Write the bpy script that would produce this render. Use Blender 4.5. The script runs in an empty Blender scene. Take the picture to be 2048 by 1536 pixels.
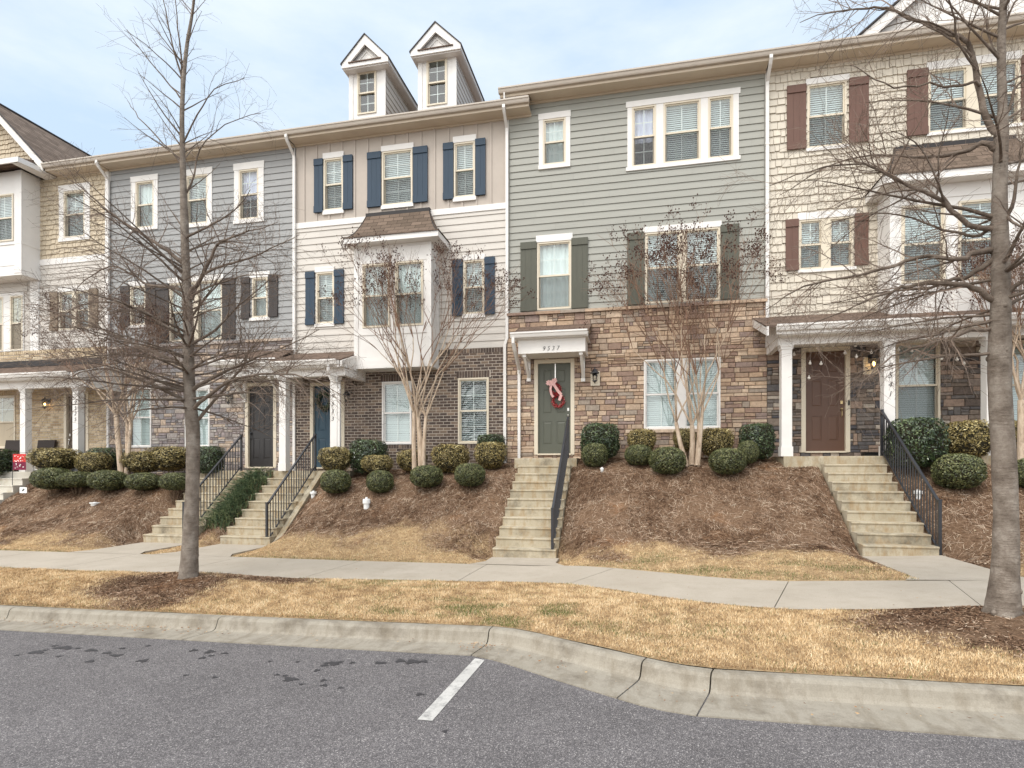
import bpy, math, random
import numpy as np
from mathutils import Vector, Matrix
R = math.radians
random.seed(7)
C = bpy.context.scene.collection

# ---------------------------------------------------------------- survey helpers
# eye height above the road, turn of the camera off the facade normal, focal length in photo pixels
EYE = 2.07; TH = R(12.1); FP = 1144.0; HZ = 936.0
c_, s_ = math.cos(TH), math.sin(TH)
def K(u): return (u-1024)/FP
def XW(u, Y): k = K(u); return Y*(-s_+c_*k)/(c_+s_*k)
def TW(u, Y): return Y/(c_+s_*K(u))
def ZW(u, v, Y): return EYE+(HZ-v)/FP*TW(u, Y)
def lerp(a, b, t): return a+(b-a)*t
def interp(x, pts):
    if x <= pts[0][0]: return pts[0][1]
    for (a, va), (b, vb) in zip(pts, pts[1:]):
        if x <= b: return lerp(va, vb, (x-a)/(b-a))
    return pts[-1][1]
def sstep(a, b, x):
    t = min(1, max(0, (x-a)/(b-a))); return t*t*(3-2*t)

# ---------------------------------------------------------------- materials
def newmat(name):
    m = bpy.data.materials.new(name); m.use_nodes = True
    nt = m.node_tree; nt.nodes.clear()
    o = nt.nodes.new('ShaderNodeOutputMaterial'); b = nt.nodes.new('ShaderNodeBsdfPrincipled')
    nt.links.new(b.outputs[0], o.inputs[0])
    return m, nt, b, o
def N(nt, t, **k):
    n = nt.nodes.new(t)
    for a, v in k.items():
        if a.startswith('i_'): n.inputs[a[2:].replace('_', ' ')].default_value = v
        else: setattr(n, a, v)
    return n
def coords(nt, scale=(1, 1, 1)):
    g = N(nt, 'ShaderNodeNewGeometry'); mp = N(nt, 'ShaderNodeMapping')
    tc = N(nt, 'ShaderNodeTexCoord')
    mp.inputs['Scale'].default_value = scale
    nt.links.new(tc.outputs['Object'], mp.inputs['Vector'])
    return mp.outputs[0]
def noise(nt, vec, scale, detail=4, rough=.6):
    n = N(nt, 'ShaderNodeTexNoise'); n.inputs['Scale'].default_value = scale
    n.inputs['Detail'].default_value = detail; n.inputs['Roughness'].default_value = rough
    nt.links.new(vec, n.inputs['Vector']); return n.outputs['Fac']
def ramp(nt, fac, stops, interp_='LINEAR'):
    r = N(nt, 'ShaderNodeValToRGB'); e = r.color_ramp.elements; r.color_ramp.interpolation = interp_
    while len(e) < len(stops): e.new(.5)
    for el, (p, c) in zip(e, stops):
        el.position = p; el.color = (*c[:3], 1)
    nt.links.new(fac, r.inputs[0]); return r.outputs[0]
def mix(nt, fac, a, b, mode='MIX'):
    m = N(nt, 'ShaderNodeMix', data_type='RGBA', blend_type=mode)
    for s, v in ((m.inputs[0], fac), (m.inputs[6], a), (m.inputs[7], b)):
        if hasattr(v, 'is_linked'): nt.links.new(v, s)
        elif isinstance(v, (int, float)): s.default_value = v
        else: s.default_value = (*v[:3], 1)
    return m.outputs[2]
def bump(nt, b, h, strength, dist=.01):
    n = N(nt, 'ShaderNodeBump'); n.inputs['Strength'].default_value = strength; n.inputs['Distance'].default_value = dist
    nt.links.new(h, n.inputs['Height']); nt.links.new(n.outputs[0], b.inputs['Normal'])
def attr(nt, name='rnd'):
    a = N(nt, 'ShaderNodeAttribute'); a.attribute_name = name; return a.outputs['Fac']
def hx(c):  # sRGB 0-255 -> linear
    return tuple(((v/255)/12.92 if v/255 <= .04045 else ((v/255+.055)/1.055)**2.4) for v in c)
_hx0 = hx
def hx(c, k=.92):
    r = _hx0(c); g = .3*r[0]+.59*r[1]+.11*r[2]; return tuple(g+(v-g)*k for v in r)
def sc(c, f): return tuple(min(1, v*f) for v in c)

def paint(name, col, rough=.55, var=.10, nscale=3, bmp=.15, bscale=60, scale=(1, 1, 1), dirt=.0, rnd=.0, spec=.35, metal=0):
    m, nt, b, o = newmat(name); v = coords(nt, scale)
    f = noise(nt, v, nscale, 5)
    c = ramp(nt, f, [(.3, sc(col, 1-var)), (.7, sc(col, 1+var))])
    if rnd: 
        g = ramp(nt, attr(nt), [(0, (1-rnd,)*3), (1, (1+rnd*.3,)*3)])
        c = mix(nt, 1.0, c, g, 'MULTIPLY')
    if dirt:
        d = ramp(nt, noise(nt, v, nscale*.35, 8, .7), [(.5, (0, 0, 0)), (.72, (1, 1, 1))])
        ml = N(nt, 'ShaderNodeMath', operation='MULTIPLY'); nt.links.new(d, ml.inputs[0]); ml.inputs[1].default_value = dirt
        c = mix(nt, ml.outputs[0], c, sc(col, .45))
    nt.links.new(c, b.inputs['Base Color'])
    b.inputs['Roughness'].default_value = rough; b.inputs['Specular IOR Level'].default_value = spec
    b.inputs['Metallic'].default_value = metal
    if bmp: bump(nt, b, noise(nt, v, bscale, 3), bmp, .004)
    return m
def blockmat(name, cols, rough=.85, nscale=14, bstr=.5, bscale=45, var=.35, wide=None):
    """masonry units: the random number of each unit picks its own colour"""
    m, nt, b, o = newmat(name); v = coords(nt)
    st = [(i/(len(cols)), c) for i, c in enumerate(cols)]
    base = ramp(nt, attr(nt), st, 'CONSTANT')
    f = noise(nt, v, nscale, 6, .65)
    g = ramp(nt, f, [(.25, (1-var,)*3), (.75, (1+var,)*3)])
    c = mix(nt, 1.0, base, g, 'MULTIPLY')
    if wide:
        w = ramp(nt, noise(nt, v, 3.5, 4), [(.45, (0, 0, 0)), (.75, (1, 1, 1))])
        ml = N(nt, 'ShaderNodeMath', operation='MULTIPLY'); nt.links.new(w, ml.inputs[0]); ml.inputs[1].default_value = .45
        c = mix(nt, ml.outputs[0], c, wide)
    nt.links.new(c, b.inputs['Base Color']); b.inputs['Roughness'].default_value = rough
    b.inputs['Specular IOR Level'].default_value = .2
    bump(nt, b, noise(nt, v, bscale, 6, .7), bstr, .012)
    return m
def leafmat(name, cols, rough=.45, spec=.5, trans=.15):
    m, nt, b, o = newmat(name)
    st = [(i/(len(cols)-1), c) for i, c in enumerate(cols)]
    c = ramp(nt, attr(nt), st)
    nt.links.new(c, b.inputs['Base Color']); b.inputs['Roughness'].default_value = rough
    b.inputs['Specular IOR Level'].default_value = spec
    return m
def shingles(name, c1, c2, swap=False, sx=1.0):
    m, nt, b, o = newmat(name); tc = N(nt, 'ShaderNodeTexCoord')
    sp = N(nt, 'ShaderNodeSeparateXYZ'); cb = N(nt, 'ShaderNodeCombineXYZ')
    nt.links.new(tc.outputs['Object'], sp.inputs[0])
    if swap: nt.links.new(sp.outputs[1], cb.inputs[0]); nt.links.new(sp.outputs[0], cb.inputs[1])
    else: nt.links.new(sp.outputs[0], cb.inputs[0]); nt.links.new(sp.outputs[2 if sx == 2 else 1], cb.inputs[1])
    br = N(nt, 'ShaderNodeTexBrick'); nt.links.new(cb.outputs[0], br.inputs['Vector'])
    br.inputs['Color1'].default_value = (*c1, 1); br.inputs['Color2'].default_value = (*c2, 1)
    br.inputs['Mortar'].default_value = (*sc(c1, .35), 1); br.inputs['Scale'].default_value = 1
    br.inputs['Mortar Size'].default_value = .008; br.inputs['Brick Width'].default_value = .3; br.inputs['Row Height'].default_value = .13
    br.inputs['Bias'].default_value = .1
    g = ramp(nt, noise(nt, tc.outputs['Object'], 60, 3), [(.3, (.7,)*3), (.7, (1.25,)*3)])
    c = mix(nt, 1, br.outputs['Color'], g, 'MULTIPLY')
    nt.links.new(c, b.inputs['Base Color']); b.inputs['Roughness'].default_value = .95; b.inputs['Specular IOR Level'].default_value = .1
    bump(nt, b, br.outputs['Fac'], -.6, .01)
    return m

M = {}
M['sage'] = paint('sage_siding_paint', hx((156, 155, 146)), var=.05, rnd=.05, bmp=.12, bscale=30, scale=(.3, 1, 4))
M['cream'] = paint('cream_siding_paint', hx((200, 193, 184)), var=.04, rnd=.05, bscale=30, scale=(.3, 1, 4))
M['bluegrey'] = paint('blue_grey_siding_paint', hx((150, 150, 149)), var=.05, rnd=.05, bscale=30, scale=(.3, 1, 4))
M['tanboard'] = paint('tan_board_and_batten_paint', hx((180, 168, 156)), var=.04)
M['shake'] = paint('cream_shake_paint', hx((206, 196, 179)), var=.05, rnd=.1, bmp=.3, bscale=25, scale=(4, 1, .5))
M['yellowshake'] = paint('yellow_shake_paint', hx((198, 182, 156)), var=.05, rnd=.1, bmp=.3, bscale=25, scale=(4, 1, .5))
M['white'] = paint('white_trim_paint', hx((226, 222, 217)), var=.03, rough=.5, dirt=.10)
M['beige'] = paint('beige_vinyl_frame', hx((214, 202, 180)), var=.02, rough=.4)
M['soffit'] = paint('beige_soffit_paint', hx((206, 190, 168)), var=.03)
M['gutter'] = paint('clay_aluminium_gutter', hx((186, 174, 160)), var=.05, rough=.35, spec=.5, dirt=.2)
M['navy'] = paint('navy_shutter_paint', hx((42, 62, 80)), var=.08, bmp=.25, scale=(8, 1, 1), bscale=12)
M['olive'] = paint('olive_shutter_paint', hx((84, 84, 72)), var=.08, bmp=.25, scale=(8, 1, 1), bscale=12)
M['brownshut'] = paint('brown_shutter_paint', hx((104, 74, 62)), var=.08, bmp=.25, scale=(8, 1, 1), bscale=12)
M['blackshut'] = paint('black_shutter_paint', hx((58, 52, 50)), var=.08, bmp=.25, scale=(8, 1, 1), bscale=12)
M['taupe'] = paint('taupe_shutter_paint', hx((128, 112, 92)), var=.08, bmp=.25, scale=(8, 1, 1), bscale=12)
M['door_green'] = paint('grey_green_door_paint', hx((88, 90, 78)), var=.04, rough=.4)
M['door_brown'] = paint('brown_door_paint', hx((98, 70, 55)), var=.04, rough=.4)
M['door_black'] = paint('black_door_paint', hx((50, 48, 48)), var=.04, rough=.4)
M['door_blue'] = paint('teal_blue_door_paint', hx((50, 76, 92)), var=.04, rough=.4)
M['door_taupe'] = paint('taupe_door_paint', hx((104, 92, 80)), var=.04, rough=.4)
M['iron'] = paint('black_iron_paint', hx((42, 43, 48)), var=.1, rough=.35, spec=.6)
M['brass'] = paint('worn_brass', (.55, .42, .22), rough=.3, metal=1)
M['nickel'] = paint('brushed_nickel', (.6, .58, .55), rough=.3, metal=1)
M['black'] = paint('black_plastic', (.015, .015, .016), rough=.4)
M['pvc'] = paint('white_plastic_cap', (.82, .82, .8), rough=.4, dirt=.3)
M['mortar'] = paint('grey_mortar', hx((184, 172, 158)), rough=.95, var=.12, nscale=20, bmp=.5)
M['mortar_dark'] = paint('dark_stone_joint', hx((84, 72, 60)), rough=.95, var=.2, nscale=20)  # dark brown backing that fills the joints between the stones
M['stone_tan'] = blockmat('tan_ledgestone', [hx(c, .84) for c in ((198, 168, 138), (184, 154, 124), (206, 180, 152), (168, 138, 112), (190, 160, 130), (152, 122, 104), (174, 150, 128), (150, 122, 106), (196, 168, 140), (160, 144, 128), (150, 128, 118), (182, 156, 130))], wide=hx((150, 136, 120)), var=.34)
M['stone_grey'] = blockmat('grey_brown_ledgestone', [hx(c) for c in ((118, 110, 104), (96, 92, 92), (150, 128, 112), (128, 114, 102), (84, 82, 86), (160, 138, 122), (110, 104, 100), (136, 122, 112), (104, 92, 84), (172, 160, 146))])
M['stone_lav'] = blockmat('lavender_grey_ledgestone', [hx(c) for c in ((158, 150, 146), (142, 134, 134), (172, 160, 150), (164, 154, 148), (150, 138, 136), (186, 168, 150), (146, 142, 142), (178, 170, 162), (136, 126, 122), (190, 168, 148))])
M['brick_dark'] = blockmat('dark_brown_brick', [hx(c, .9) for c in ((96, 82, 74), (88, 76, 70), (104, 90, 80), (82, 70, 64), (100, 84, 74), (138, 118, 100), (92, 78, 70), (86, 74, 68), (108, 92, 80), (128, 110, 94))], var=.2, bstr=.3)
M['brick_tan'] = blockmat('tan_brick', [hx(c) for c in ((202, 182, 150), (190, 168, 134), (210, 190, 160), (182, 160, 128), (198, 176, 142), (172, 148, 116), (206, 188, 158))], var=.15, bstr=.3)
M['shingle'] = shingles('brown_asphalt_shingles', hx((128, 108, 94)), hx((104, 88, 78)))
M['shingle_side'] = shingles('brown_asphalt_shingles_side_slope', hx((140, 122, 108)), hx((112, 97, 86)), swap=True)
M['shingle_steep'] = shingles('brown_asphalt_shingles_steep', hx((128, 110, 96)), hx((102, 88, 76)), sx=2)
M['flash'] = paint('dark_flashing', hx((48, 44, 44)), rough=.6)
M['blind'] = paint('white_blind_slat', hx((226, 230, 228)), var=.02, rough=.6, bmp=0)
M['curtain'] = paint('pale_lilac_curtain', hx((214, 210, 232)), var=.08, rough=.9, scale=(12, 1, 1))
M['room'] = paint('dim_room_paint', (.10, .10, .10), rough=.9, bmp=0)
M['bulb_off'] = paint('frosted_bulb', (.7, .66, .6), rough=.3, bmp=0)
def emit(name, col, st):
    m, nt, b, o = newmat(name); b.inputs['Base Color'].default_value = (*col, 1)
    b.inputs['Emission Color'].default_value = (*col, 1); b.inputs['Emission Strength'].default_value = st; return m
M['bulb_on'] = emit('lit_warm_bulb', (1, .62, .22), 14)
def glassmat(name, refl=.0, tint=(.93, .97, .97), boost=1.3):
    m, nt, b, o = newmat(name); nt.nodes.remove(b)
    tr = N(nt, 'ShaderNodeBsdfTransparent'); tr.inputs[0].default_value = (*tint, 1)
    gl = N(nt, 'ShaderNodeBsdfGlossy'); gl.inputs['Roughness'].default_value = .02
    fr = N(nt, 'ShaderNodeFresnel'); fr.inputs[0].default_value = 1.5
    ml = N(nt, 'ShaderNodeMath', operation='MULTIPLY_ADD'); ml.inputs[1].default_value = boost; ml.inputs[2].default_value = refl
    gm = N(nt, 'ShaderNodeNewGeometry'); sb = N(nt, 'ShaderNodeMath', operation='SUBTRACT'); sb.inputs[0].default_value = 1; nt.links.new(gm.outputs['Backfacing'], sb.inputs[1])
    m3 = N(nt, 'ShaderNodeMath', operation='MULTIPLY'); nt.links.new(ml.outputs[0], m3.inputs[0]); nt.links.new(sb.outputs[0], m3.inputs[1])
    nt.links.new(fr.outputs[0], ml.inputs[0])
    mx = N(nt, 'ShaderNodeMixShader'); nt.links.new(m3.outputs[0], mx.inputs[0]); nt.links.new(tr.outputs[0], mx.inputs[1]); nt.links.new(gl.outputs[0], mx.inputs[2])
    # slight waviness of the panes
    bp = N(nt, 'ShaderNodeBump'); bp.inputs['Strength'].default_value = .06; bp.inputs['Distance'].default_value = .02
    nt.links.new(noise(nt, coords(nt), 3, 2), bp.inputs['Height']); nt.links.new(bp.outputs[0], gl.inputs['Normal'])
    nt.links.new(mx.outputs[0], o.inputs[0]); return m
M['glass'] = glassmat('window_glass', .08)
M['lglass'] = glassmat('lantern_glass', .04, (.95, .93, .88))
def screenmat():
    m, nt, b, o = newmat('insect_screen_mesh'); b.inputs['Base Color'].default_value = (.05, .05, .05, 1); b.inputs['Roughness'].default_value = .8
    tr = N(nt, 'ShaderNodeBsdfTransparent'); mx = N(nt, 'ShaderNodeMixShader'); mx.inputs[0].default_value = .2
    nt.links.new(tr.outputs[0], mx.inputs[1]); nt.links.new(b.outputs[0], mx.inputs[2]); nt.links.new(mx.outputs[0], o.inputs[0]); return m
M['screen'] = screenmat()

# ---------------------------------------------------------------- mesh builder
class MB:
    def __init__(s): s.v = []; s.f = []; s.r = []; s.m = []
    def quad(s, a, b, c, d, r=0., m=0):
        n = len(s.v); s.v += [a, b, c, d]; s.f.append((n, n+1, n+2, n+3)); s.r.append(r); s.m.append(m)
    def poly(s, pts, r=0., m=0):
        n = len(s.v); s.v += list(pts); s.f.append(tuple(range(n, n+len(pts)))); s.r.append(r); s.m.append(m)
    def box(s, x0, x1, y0, y1, z0, z1, r=0., m=0):
        n = len(s.v)
        s.v += [(x0, y0, z0), (x1, y0, z0), (x1, y1, z0), (x0, y1, z0), (x0, y0, z1), (x1, y0, z1), (x1, y1, z1), (x0, y1, z1)]
        for q in ((0, 3, 2, 1), (4, 5, 6, 7), (0, 1, 5, 4), (1, 2, 6, 5), (2, 3, 7, 6), (3, 0, 4, 7)):
            s.f.append(tuple(n+i for i in q)); s.r.append(r); s.m.append(m)
    def prism_x(s, prof, x0, x1, r=0., m=0):     # prof: (y,z) polygon extruded along X
        n = len(s.v); k = len(prof)
        s.v += [(x0, y, z) for y, z in prof]+[(x1, y, z) for y, z in prof]
        s.f.append(tuple(range(n+k-1, n-1, -1))); s.f.append(tuple(range(n+k, n+2*k))); s.r += [r, r]; s.m += [m, m]
        for i in range(k):
            j = (i+1) % k; s.f.append((n+i, n+j, n+k+j, n+k+i)); s.r.append(r); s.m.append(m)
    def prism_y(s, prof, y0, y1, r=0., m=0):     # prof: (x,z) polygon extruded along Y
        n = len(s.v); k = len(prof)
        s.v += [(x, y0, z) for x, z in prof]+[(x, y1, z) for x, z in prof]
        s.f.append(tuple(range(n, n+k))); s.f.append(tuple(range(n+2*k-1, n+k-1, -1))); s.r += [r, r]; s.m += [m, m]
        for i in range(k):
            j = (i+1) % k; s.f.append((n+i, n+k+i, n+k+j, n+j)); s.r.append(r); s.m.append(m)
    def prism_z(s, prof, z0, z1, r=0., m=0):
        n = len(s.v); k = len(prof)
        s.v += [(x, y, z0) for x, y in prof]+[(x, y, z1) for x, y in prof]
        s.f.append(tuple(range(n+k-1, n-1, -1))); s.f.append(tuple(range(n+k, n+2*k))); s.r += [r, r]; s.m += [m, m]
        for i in range(k):
            j = (i+1) % k; s.f.append((n+i, n+j, n+k+j, n+k+i)); s.r.append(r); s.m.append(m)
    def tube(s, pts, rad, n=6, r=0., m=0, cap=False):
        """tapered tube through pts"""
        base = len(s.v); L = len(pts)
        up = None
        for i, p in enumerate(pts):
            a = pts[max(0, i-1)]; b = pts[min(L-1, i+1)]
            dx, dy, dz = b[0]-a[0], b[1]-a[1], b[2]-a[2]
            l = math.sqrt(dx*dx+dy*dy+dz*dz) or 1; dx, dy, dz = dx/l, dy/l, dz/l
            if up is None: up = (0, 1, 0) if abs(dz) > .7 else (0, 0, 1)
            ux, uy, uz = up
            ax, ay, az = dy*uz-dz*uy, dz*ux-dx*uz, dx*uy-dy*ux
            l = math.sqrt(ax*ax+ay*ay+az*az) or 1; ax, ay, az = ax/l, ay/l, az/l
            bx, by, bz = ay*dz-az*dy, az*dx-ax*dz, ax*dy-ay*dx
            up = (bx, by, bz)
            rr = rad[i] if isinstance(rad, (list, tuple)) else rad
            for k in range(n):
                t = 2*math.pi*k/n; ct, st = math.cos(t)*rr, math.sin(t)*rr
                s.v.append((p[0]+ax*ct+bx*st, p[1]+ay*ct+by*st, p[2]+az*ct+bz*st))
        for i in range(L-1):
            for k in range(n):
                k2 = (k+1) % n
                s.f.append((base+i*n+k, base+i*n+k2, base+(i+1)*n+k2, base+(i+1)*n+k)); s.r.append(r); s.m.append(m)
        if cap:
            s.f.append(tuple(base+k for k in range(n-1, -1, -1))); s.f.append(tuple(base+(L-1)*n+k for k in range(n))); s.r += [r, r]; s.m += [m, m]
    def lathe(s, cx, cy, prof, n=16, r=0., m=0):   # prof (radius, z)
        base = len(s.v); L = len(prof)
        for rr, z in prof:
            for k in range(n): t = 2*math.pi*k/n; s.v.append((cx+rr*math.cos(t), cy+rr*math.sin(t), z))
        for i in range(L-1):
            for k in range(n):
                k2 = (k+1) % n; s.f.append((base+i*n+k, base+i*n+k2, base+(i+1)*n+k2, base+(i+1)*n+k)); s.r.append(r); s.m.append(m)
    def ball(s, c, rad, n=8, r=0., m=0, sz=1.):
        s.lathe(c[0], c[1], [(max(1e-4, rad*math.sin(math.pi*i/n)), c[2]-rad*sz*math.cos(math.pi*i/n)) for i in range(n+1)], max(6, n), r, m)
    def build(s, name, mats, parent=None, smooth=False, root=None):
        me = bpy.data.meshes.new(name); me.from_pydata(s.v, [], s.f); 
        if not isinstance(mats, (list, tuple)): mats = [mats]
        for mm in mats: me.materials.append(mm)
        if any(s.m): me.polygons.foreach_set('material_index', s.m)
        a = me.attributes.new('rnd', 'FLOAT', 'FACE'); a.data.foreach_set('value', s.r)
        if smooth: me.polygons.foreach_set('use_smooth', [True]*len(s.f))
        me.update()
        o = bpy.data.objects.new(name, me); C.objects.link(o)
        if parent is not None: adopt(o, parent)
        return o
def adopt(o, parent):
    o.parent = parent
    if parent.type == 'EMPTY': o.matrix_parent_inverse = Matrix.Translation(-Vector(parent.location))
def tag(o, label=None, cat=None, group=None, kind=None):
    for k, v in (('label', label), ('category', cat), ('group', group), ('kind', kind)):
        if v: o[k] = v
    return o
def thing(name, label, cat, loc, group=None):
    o = bpy.data.objects.new(name, None); C.objects.link(o); o.location = loc
    o.empty_display_size = .2
    return tag(o, label, cat, group)

# ---------------------------------------------------------------- wall surfaces
def spans(x0, x1, holes, a, b):
    out = [(x0, x1)]
    for h0, h1, g0, g1 in holes:
        if g0 >= b-1e-6 or g1 <= a+1e-6: continue
        nw = []
        for p, q in out:
            if h1 <= p or h0 >= q: nw.append((p, q)); continue
            if h0 > p: nw.append((p, h0))
            if h1 < q: nw.append((h1, q))
        out = nw
    return [(p, q) for p, q in out if q-p > .004]
def bands(z, zt, holes):
    e = sorted({z, zt}|{g for h in holes for g in h[2:] if z+1e-5 < g < zt-1e-5})
    return list(zip(e, e[1:]))
def backing(mb, x0, x1, z0, z1, y, holes, m=1):
    for a, b in bands(z0, z1, holes):
        for p, q in spans(x0, x1, holes, a, b):
            mb.quad((p, y, a), (q, y, a), (q, y, b), (p, y, b), 0, m)
def siding(mb, x0, x1, z0, z1, y, holes=(), ex=.185, lip=.022, joints=True):
    z = z0; holes = list(holes)
    while z < z1-1e-4:
        zt = min(z+ex, z1)
        js = []
        if joints:
            x = x0+random.uniform(.4, 3.6)
            while x < x1: js.append(x); x += 3.6
        for a, b in bands(z, zt, holes):
            ya = y-.004-lip*(1-(a-z)/ex); yb = y-.004-lip*(1-(b-z)/ex)
            for p, q in spans(x0, x1, holes, a, b):
                cuts = [p]+[j for j in js if p+.05 < j < q-.05]+[q]
                for i, (c0, c1) in enumerate(zip(cuts, cuts[1:])):
                    g = .0025 if i else 0
                    rr = random.Random(int((z*131+i*7.3)*97)).random()
                    mb.quad((c0+g, ya, a), (c1, ya, a), (c1, yb, b), (c0+g, yb, b), rr)
                    mb.quad((c0+g, y, a), (c1, y, a), (c1, ya, a), (c0+g, ya, a), rr)
        z += ex
def shakes(mb, x0, x1, z0, z1, y, holes=(), ex=.195, xclip=None):
    holes = list(holes); z = z0; lip = .03
    while z < z1-1e-4:
        zt = min(z+ex, z1); x = x0-random.uniform(0, .1)
        while x < x1:
            w = random.choice((.1, .13, .16, .19, .22))*random.uniform(.9, 1.1); dz = random.choice((0, 0, .012, -.012, .02))
            xa, xb = max(x, x0), min(x+w-.014, x1); x += w
            if xb-xa < .01: continue
            zb = z-dz if z-dz > z0 else z
            r = random.random()
            for a, b in bands(zb, zt, holes):
                for p, q in spans(xa, xb, holes, a, b):
                    if xclip and not xclip((p+q)/2, b): continue
                    ya = y-.004-lip*(1-(a-zb)/ex); yb = y-.004-lip*max(0, 1-(b-zb)/ex)
                    mb.quad((p, ya, a), (q, ya, a), (q, yb, b), (p, yb, b), r)
                    mb.quad((p, y, a), (q, y, a), (q, ya, a), (p, ya, a), r)
                    mb.quad((p, y, a), (p, ya, a), (p, yb, b), (p, y, b), r)
                    mb.quad((q, ya, a), (q, y, a), (q, y, b), (q, yb, b), r)
        z += ex
def block(mb, p, q, a, b, y, d, r, ch=.006, jt=.15):
    c = min(ch, (q-p)*.3, (b-a)*.3)
    j = lambda: random.uniform(-jt, jt)*c
    f = [(p+c+j(), y-d, a+c+j()), (q-c+j(), y-d, a+c+j()), (q-c+j(), y-d, b-c+j()), (p+c+j(), y-d, b-c+j())]
    o = [(p, y, a), (q, y, a), (q, y, b), (p, y, b)]
    mb.quad(*f, r)
    for i in range(4): k = (i+1) % 4; mb.quad(o[i], o[k], f[k], f[i], r)
def bricks(mb, x0, x1, z0, z1, y, holes=(), ch=.082, L=.215, soldiers=()):
    holes = list(holes)+[s for s in soldiers]; z = z0; row = 0
    backing(mb, x0, x1, z0, z1, y, [h for h in holes if h not in soldiers])
    while z < z1-.02:
        zt = min(z+ch, z1); x = x0-(L/2 if row % 2 else 0)
        while x < x1:
            xa, xb = max(x+.008, x0), min(x+L-.008, x1); x += L
            if xb-xa < .02: continue
            r = random.random()
            for a, b in bands(z+.008, zt-.008, holes):
                for p, q in spans(xa, xb, holes, a, b): block(mb, p, q, a, b, y, .006+random.uniform(0, .003), r, .003)
        z += ch; row += 1
    for a0, a1, b0, b1 in soldiers:
        x = a0
        while x < a1-.03:
            block(mb, x+.004, min(x+.075, a1)-.004, b0+.005, b1-.005, y, .014, random.random()*.55, .003); x += .079
def ledgestone(mb, x0, x1, z0, z1, y, holes=(), big=1.):
    holes = list(holes); backing(mb, x0, x1, z0, z1, y, holes); z = z0
    while z < z1-.02:
        H = random.choice((.08, .10, .13, .16, .18))*big
        if z1-z-H < .07: H = z1-z
        x = x0
        while x < x1-.01:
            w = random.uniform(.14, .46)*big if random.random() < .75 else random.uniform(.08, .16)*big
            xb = min(x+w, x1)
            if x1-xb < .07: xb = x1
            t = random.random()
            if H > .13*big and t < .62:
                h = H*random.uniform(.35, .65); subs = [(0, h), (h, H)]
            elif H > .16*big and t < .8: subs = [(0, H/3), (H/3, H*.68), (H*.68, H)]
            else: subs = [(0, H)]
            for u0, u1 in subs:
                cuts = [x, xb]
                if xb-x > .3*big and len(subs) > 1 and random.random() < .6: cuts = [x, lerp(x, xb, random.uniform(.35, .65)), xb]
                for p0, q0 in zip(cuts, cuts[1:]):
                    r = random.random(); d = random.uniform(.010, .028)
                    for a, b in bands(z+u0+.004, z+u1-.004, holes):
                        for p, q in spans(p0+.004, q0-.004, holes, a, b):
                            if b-a > .012: block(mb, p, q, a, b, y, d, r, .010, .5)
            x = xb
        z += H

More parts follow.
